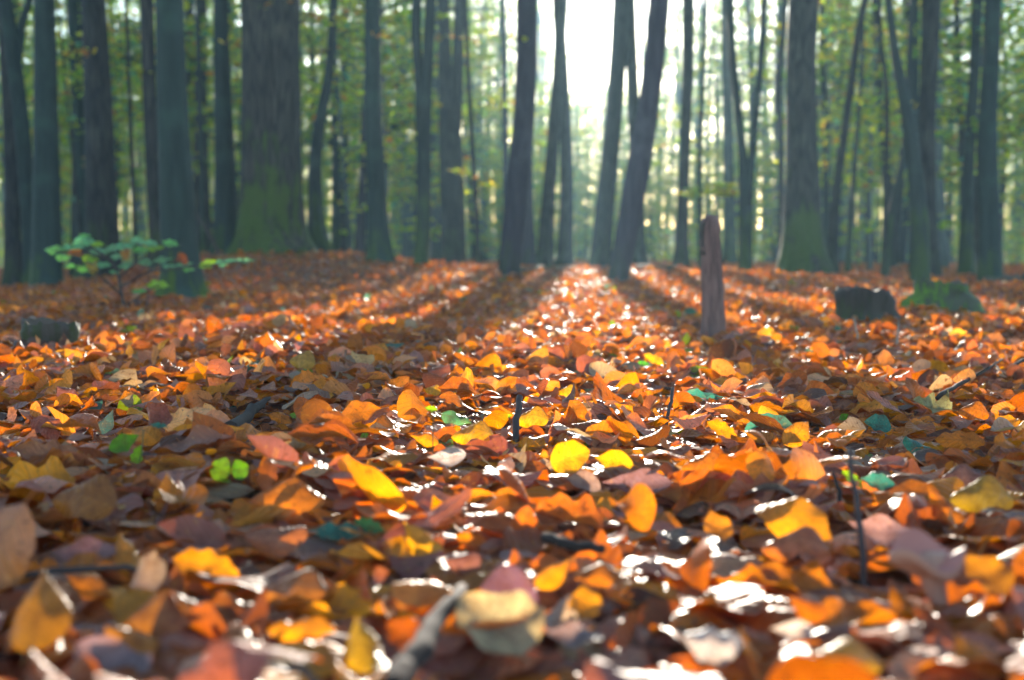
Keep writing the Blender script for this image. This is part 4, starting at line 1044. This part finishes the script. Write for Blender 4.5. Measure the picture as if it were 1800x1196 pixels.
def leaf_at(cx, cy, w, h, col, label, kind='beech', v=0, rot=0.0, flip=False, short=None, lift=0.02, mat=None, group='fallen leaves on the forest floor', name='fallen_leaf', sink=0.0):
    """a fallen leaf that covers about w x h photo pixels centred on (cx, cy), leaning back from the viewer"""
    g = ground_hit(cx, cy+h*0.42, lift); d = g[1]
    me = hero_mesh(kind, v)
    n = len(me.vertices); co = np.empty(n*3, np.float32); me.vertices.foreach_get('co', co); co = co.reshape(-1, 3)
    a = math.radians(rot)
    x = co[:, 0]*math.cos(a)-co[:, 1]*math.sin(a); y = co[:, 0]*math.sin(a)+co[:, 1]*math.cos(a)
    bw, bh = x.max()-x.min(), y.max()-y.min()
    L = w*d/F/bw
    dep = math.atan2(CAM_H-g[2], d)
    sv = min(0.97, (h*d/F)/(L*bh))
    t = max(math.asin(sv)-dep, math.radians(3))
    Rm = Matrix.Rotation(t, 4, 'X') @ Matrix.Rotation(a, 4, 'Z')
    if flip: Rm = Rm @ Matrix.Rotation(PI, 4, 'Y')
    p = at(cx, cy+h/2, d)
    o = obj(name, me)
    up = L*bh/2*math.sin(t)
    o.matrix_world = Matrix.Translation((p[0], d+L*bh/2*math.cos(t), g[2]+up-sink*up)) @ Rm @ Matrix.Scale(L, 4)
    o.color = (*col, 1)
    tag(o, label, 'leaf', group)
    if mat:
        o.material_slots[0].link = 'OBJECT'; o.material_slots[0].material = mat
    SHORTS.append((cx, cy, short or label.split(' with')[0].split(' on')[0].split(' at')[0]))
    return o


SHORTS = []
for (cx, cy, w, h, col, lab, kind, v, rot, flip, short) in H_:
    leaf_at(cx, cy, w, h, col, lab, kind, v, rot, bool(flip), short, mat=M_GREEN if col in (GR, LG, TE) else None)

# seedlings with living green leaves
def seedling(stalk, leaves, label, short, w=3.0):
    g = ground_hit(*stalk[0], 0.0); d = g[1]
    root = empty('seedling', g, label, 'seedling')
    P = np.array([at(x, y, d) for x, y in stalk])-g; P[0, 2] = -0.01
    mb = MB(); k = np.linspace(0, len(P)-1, 9)
    tube(mb, np.stack([np.interp(k, np.arange(len(P)), P[:, a]) for a in range(3)], -1), np.linspace(w, w*0.6, 9)*d/F/2, 6)
    obj('stem', mb.mesh('seedling_stem', M_STALK), root)
    for (cx, cy, wd, ht, col, kind, v, rot, tilt) in leaves:
        me = hero_mesh(kind, v)
        o = obj('leaf', me, root)
        o.material_slots[0].link = 'OBJECT'; o.material_slots[0].material = M_GREEN
        p = at(cx, cy, d)-g
        L = max(wd, ht)*d/F
        o.matrix_local = Matrix.Translation(p) @ Matrix.Rotation(math.radians(tilt), 4, 'X') @ Matrix.Rotation(math.radians(rot), 4, 'Z') @ Matrix.Scale(L, 4)
        o.color = (*col, 1)
    SHORTS.append((stalk[0][0], stalk[0][1], short))


seedling([(232, 850), (250, 790), (252, 755)], [(218, 778, 60, 42, GR, 'beech', 0, -62, 58), (238, 806, 46, 50, LG, 'oak', 5, -20, 70), (278, 748, 36, 16, TE, 'beech', 0, 75, 15)], 'bright green seedling with one smooth and one toothed leaf, front left', 'the bright green seedling')
seedling([(402, 890), (404, 830), (408, 805)], [(390, 826, 36, 46, LG, 'round', 5, -15, 65), (420, 826, 34, 40, (0.16, 0.36, 0.04), 'round', 0, 20, 65), (396, 856, 22, 30, LG, 'round', 0, 160, 60)], 'light green seedling with two round leaves side by side', 'the light green seedling')
seedling([(760, 820), (761, 770), (762, 722)], [(757, 719, 24, 16, LG, 'beech', 0, 80, 40), (803, 736, 62, 26, (0.10, 0.24, 0.10), 'beech', 1, -112, 30)], 'tall thin seedling holding one lime and one grey green leaf, left of the twig stub', 'the tall thin seedling', 2.2)
seedling([(885, 770), (886, 750), (884, 735)], [(884, 733, 36, 14, LG, 'beech', 0, -80, 30)], 'tiny seedling with a single lime leaf touching the twig stub', 'the tiny lime seedling', 1.8)
seedling([(625, 800), (627, 782), (630, 770)], [(614, 772, 26, 14, GR, 'beech', 0, 75, 30), (641, 766, 16, 14, LG, 'round', 0, -60, 40)], 'small seedling with two low green leaves left of the tall thin seedling', 'the small low seedling', 1.8)
seedling([(470, 712), (472, 700), (474, 690)], [(460, 690, 30, 14, LG, 'oak', 5, 80, 45), (488, 692, 20, 12, TE, 'oak', 0, -80, 30)], 'lime seedling at the tip of the grey bark strip', 'the lime seedling', 1.8)
seedling([(530, 755), (528, 742), (526, 735)], [(518, 732, 20, 12, LG, 'round', 0, 70, 45), (535, 738, 22, 14, GR, 'beech', 0, -70, 30)], 'green seedling beside the lit orange leaf', 'the green seedling', 1.8)
seedling([(1336, 640), (1338, 632), (1340, 625)], [(1340, 630, 20, 18, LG, 'beech', 0, -10, 60), (1362, 628, 24, 12, LG, 'oak', 0, -80, 45)], 'yellow green seedling far back in the sunny band before the dead stem', 'the far sunny seedling', 2.0)
seedling([(1128, 668), (1128, 650), (1129, 640)], [(1129, 640, 26, 18, (0.08, 0.28, 0.06), 'beech', 0, 85, 40), (1116, 654, 16, 14, LG, 'round', 0, 20, 60)], 'green seedling standing over a dark hole in the sunlit strip', 'the seedling over the hole', 2.0)


def sapling():
    g = ground_hit(222, 552, 0.0); d = g[1]
    root = empty('sapling', g, 'small sapling with layers of teal green leaves, before the mossy-footed trunk', 'sapling')
    r = np.random.default_rng(31)
    def br(pix, w, dz=0.0):
        P = np.array([at(x, y, d+dz*i/(len(pix)-1)) for i, (x, y) in enumerate(pix)])-g
        k = np.linspace(0, len(P)-1, 10)
        mb = MB(); tube(mb, np.stack([np.interp(k, np.arange(len(P)), P[:, a]) for a in range(3)], -1), np.linspace(w, w*0.5, 10)*d/F/2, 6)
        return mb
    obj('stem', br([(222, 556), (214, 520), (208, 480), (190, 452), (160, 436)], 7).mesh('sapling_stem', M_TWIG), root)
    for pix, dz in (([(208, 490), (240, 460), (285, 440), (320, 430)], 0.15), ([(212, 505), (260, 478), (330, 470), (440, 458)], -0.2), ([(190, 452), (140, 445), (90, 442)], -0.2), ([(214, 520), (170, 480), (130, 462)], -0.3), ([(218, 540), (262, 510), (280, 500)], -0.3), ([(258, 556), (258, 530), (262, 500)], 0.1)):
        obj('branch', br(pix, 4, dz).mesh('sapling_branch', M_TWIG), root)
    LV = [(95, 441, 40), (125, 437, 44), (150, 424, 40), (148, 414, 26), (112, 452, 30), (178, 442, 40), (160, 455, 34), (128, 470, 34), (150, 476, 36), (182, 466, 34), (200, 436, 34), (222, 432, 38), (205, 452, 30), (222, 468, 34), (245, 440, 32), (262, 428, 36), (275, 436, 34), (298, 428, 34), (252, 462, 36), (285, 458, 38), (300, 468, 30), (325, 466, 34), (200, 478, 26), (366, 464, 34), (398, 460, 44), (428, 458, 40), (275, 503, 40), (246, 512, 28), (138, 430, 30), (240, 424, 30), (330, 474, 28), (170, 430, 26)]
    for (x, y, s) in LV:
        o = obj('leaf', hero_mesh('beech', int(r.choice([0, 1, 5]))), root)
        o.material_slots[0].link = 'OBJECT'; o.material_slots[0].material = M_GREEN
        p = at(x, y, d+r.uniform(-0.15, 0.15))-g
        o.matrix_local = Matrix.Translation(p) @ Matrix.Rotation(math.radians(r.uniform(12, 48)), 4, 'X') @ Matrix.Rotation(math.radians(r.choice([-1, 1])*r.uniform(50, 110)), 4, 'Z') @ Matrix.Scale(s*1.0*d/F, 4)
        c = [(0.19, 0.48, 0.22), (0.19, 0.48, 0.14), (0.30, 0.50, 0.05), (0.22, 0.46, 0.22)][int(r.integers(0, 4))]
        o.color = (*c, 1)
    for (x, y, c) in ((133, 447, (0.40, 0.13, 0.02)), (222, 447, (0.45, 0.2, 0.06)), (318, 462, (0.25, 0.07, 0.03)), (163, 473, (0.45, 0.3, 0.06)), (240, 490, (0.22, 0.08, 0.05)), (250, 480, (0.22, 0.08, 0.05))):
        o = obj('leaf', hero_mesh('beech', 2), root)
        p = at(x, y, d)-g
        o.matrix_local = Matrix.Translation(p) @ Matrix.Rotation(math.radians(60), 4, 'X') @ Matrix.Rotation(r.uniform(0, 6), 4, 'Z') @ Matrix.Scale(32*d/F, 4)
        o.color = (*c, 1); o['label'] = 'withered brown leaf'


sapling()

# ------------------------------------------------------------------ the other leaves that show large, one object each
def loose_leaves(total):
    r = np.random.default_rng(55)
    used = {}
    tm = []
    for k in range(26):
        P, q, uv = random_shape(16, 8, 9000+k, ripple=0.006)
        kind_curl = P[:, 2].max()-P[:, 2].min()
        mb = MB(); mb.add(P, q, uv=uv)
        b = P[4]
        tube(mb, np.linspace(b+np.array((0, .02, 0)), b+np.array((r.normal(0, .04), -0.13, 0.02)), 5), np.linspace(0.010, 0.008, 5), 6)
        tm.append((mb.mesh('loose_leaf', M_LEAF), kind_curl))
    out = []
    spots_ = []; tries = 0
    while len(out) < total and tries < 30000:
        d = 0.60+2.0*r.random()**1.7
        x = r.uniform(-1, 1)*(0.385*d)
        L = r.uniform(0.056, 0.086) if d < 1.15 else r.uniform(0.042, 0.070)
        k = int(r.integers(0, len(tm)))
        steep = r.random() < (0.25 if d < 1.1 else 0.12)
        tilt = math.radians(r.uniform(25, 60)) if steep else abs(r.normal(0, math.radians(15)))
        az = r.normal(0, 0.9) if steep else r.uniform(0, 6.28)
        R = rotmats(np.array([r.uniform(0, 6.28)]), np.array([tilt]), np.array([az]))[0]
        if r.random() < 0.35: R = R@np.diag((1.0, -1.0, -1.0))
        z = float(terrain(x, d)+0.010*lump(x, d))+r.uniform(0.026, 0.040)+0.22*L*math.sin(tilt)
        px, py, _ = proj((x, d, z))
        if not (-30 < px < 1830 and 640 < py < 1240): continue
        rp = L*F/d
        tries += 1
        if any(abs(px-a) < hw*0.9+0.33*rp and b-hh-0.05*rp < py < b+hh+(0.62 if steep else 0.40)*rp for a, b, hw, hh in CLEAR): continue
        if any((px-a)**2+4*(py-b)**2 < (0.30*rp)**2 for a, b in spots_): continue
        spots_.append((px, py))
        pw = PW[:-2].copy(); pw[2] *= 0.3 if d < 0.95 else 1.0
        ci = int(r.choice(len(PAL)-2, p=pw/pw.sum()))
        o = obj('fallen_leaf', tm[k][0])
        M = Matrix(((R[0, 0]*L, R[0, 1]*L, R[0, 2]*L, x), (R[1, 0]*L, R[1, 1]*L, R[1, 2]*L, d), (R[2, 0]*L, R[2, 1]*L, R[2, 2]*L, z), (0, 0, 0, 1)))
        o.matrix_world = M
        c = PCOL[ci]*r.uniform(0.8, 1.25)*(1+r.normal(0, .05, 3)); o.color = (*c, 1)
        a, b, s = min(SHORTS, key=lambda t: (t[0]-px)**2+2.2*(t[1]-py)**2)
        dx, dy = px-a, (py-b)*1.5
        rel = ('just right of' if dx > 0 else 'just left of') if abs(dx) > abs(dy) else ('in front of' if dy > 0 else 'right behind')
        form = ('curled' if tm[k][1] > 0.32 else 'arched' if tm[k][1] > 0.22 else 'flattish')
        out.append((o, PAL[ci][2], form, 'tilted' if steep else 'lying', rel, s, 'small' if L < 0.066 else 'medium sized' if L < 0.08 else 'large'))
    from collections import Counter
    short = Counter((c[1], c[2], c[4], c[5]) for c in out)
    mid = Counter((c[1], c[2], c[3], c[4], c[5]) for c in out)
    for (o, col, form, pose, rel, s, size) in out:
        if short[(col, form, rel, s)] == 1: lab = '%s %s leaf %s %s' % (form, col, rel, s)
        elif mid[(col, form, pose, rel, s)] == 1: lab = '%s %s %s leaf %s %s' % (pose, form, col, rel, s)
        else: lab = '%s %s %s %s leaf %s %s' % (size, pose, form, col, rel, s)
        tag(o, lab, 'leaf', 'fallen leaves on the forest floor')


loose_leaves(300-len(H_))

# ------------------------------------------------------------------ haze, sky, sun, camera
def haze():
    m, nt, out = nodes('woodland_haze')
    pv = N(nt, 'VolumePrincipled')
    pv.inputs['Color'].default_value = (0.46, 0.77, 1.0, 1)
    pv.inputs['Density'].default_value = HAZE
    pv.inputs['Anisotropy'].default_value = HAZE_G
    nt.links.new(pv.outputs[0], out.inputs['Volume'])
    x0, x1, y0, y1, z0, z1 = -152, 152, -32, 172, -1.3, 24
    v = [(x, y, z) for x in (x0, x1) for y in (y0, y1) for z in (z0, z1)]
    q = [(0, 1, 3, 2), (4, 6, 7, 5), (0, 4, 5, 1), (2, 3, 7, 6), (0, 2, 6, 4), (1, 5, 7, 3)]
    mb = MB(); mb.add(v, q)
    o = obj('haze', mb.mesh('haze', m, smooth=False)); tag(o, 'thin bright haze hanging between the trunks', None, kind='stuff')


HAZE, HAZE_G = 0.0016, 0.40
haze()

w = bpy.data.worlds.new('World'); scene.world = w; w.use_nodes = True
nt = w.node_tree
bg = nt.nodes['Background']
sky = nt.nodes.new('ShaderNodeTexSky'); sky.sky_type = 'NISHITA'; sky.sun_disc = False
sky.sun_elevation = SUN_EL; sky.sun_rotation = SUN_AZ
sky.air_density = 1.0; sky.dust_density = 0.35; sky.ozone_density = 2.3
nt.links.new(sky.outputs[0], bg.inputs[0]); bg.inputs[1].default_value = 0.15

L = bpy.data.lights.new('sun', 'SUN'); L.energy = 5.0; L.angle = math.radians(0.53); L.color = (1.0, 0.90, 0.76)
so = bpy.data.objects.new('sun', L); C.objects.link(so)
so.rotation_euler = SUN_DIR.to_track_quat('Z', 'Y').to_euler()
so.location = SUN_DIR*60

cam = bpy.data.cameras.new('camera'); co = bpy.data.objects.new('camera', cam); C.objects.link(co)
cam.sensor_width = 36.0; cam.lens = F/1800*36.0; cam.clip_start = 0.02; cam.clip_end = 2000
co.location = (0, 0, CAM_H); co.rotation_euler = (PI/2-PITCH, 0, 0)
cam.dof.use_dof = True; cam.dof.focus_distance = 1.95; cam.dof.aperture_fstop = 5.4
scene.camera = co

scene.view_settings.view_transform = 'Standard'; scene.view_settings.look = 'None'
scene.view_settings.exposure = 2.12; scene.view_settings.gamma = 1.0
try:
    scene.cycles.use_denoising = True
    scene.cycles.max_bounces = 7; scene.cycles.diffuse_bounces = 3; scene.cycles.glossy_bounces = 2
    scene.cycles.transmission_bounces = 4; scene.cycles.volume_bounces = 1
    scene.cycles.sample_clamp_indirect = 6.0; scene.cycles.sample_clamp_direct = 0.0
    scene.cycles.caustics_reflective = False; scene.cycles.caustics_refractive = False
except Exception:
    pass
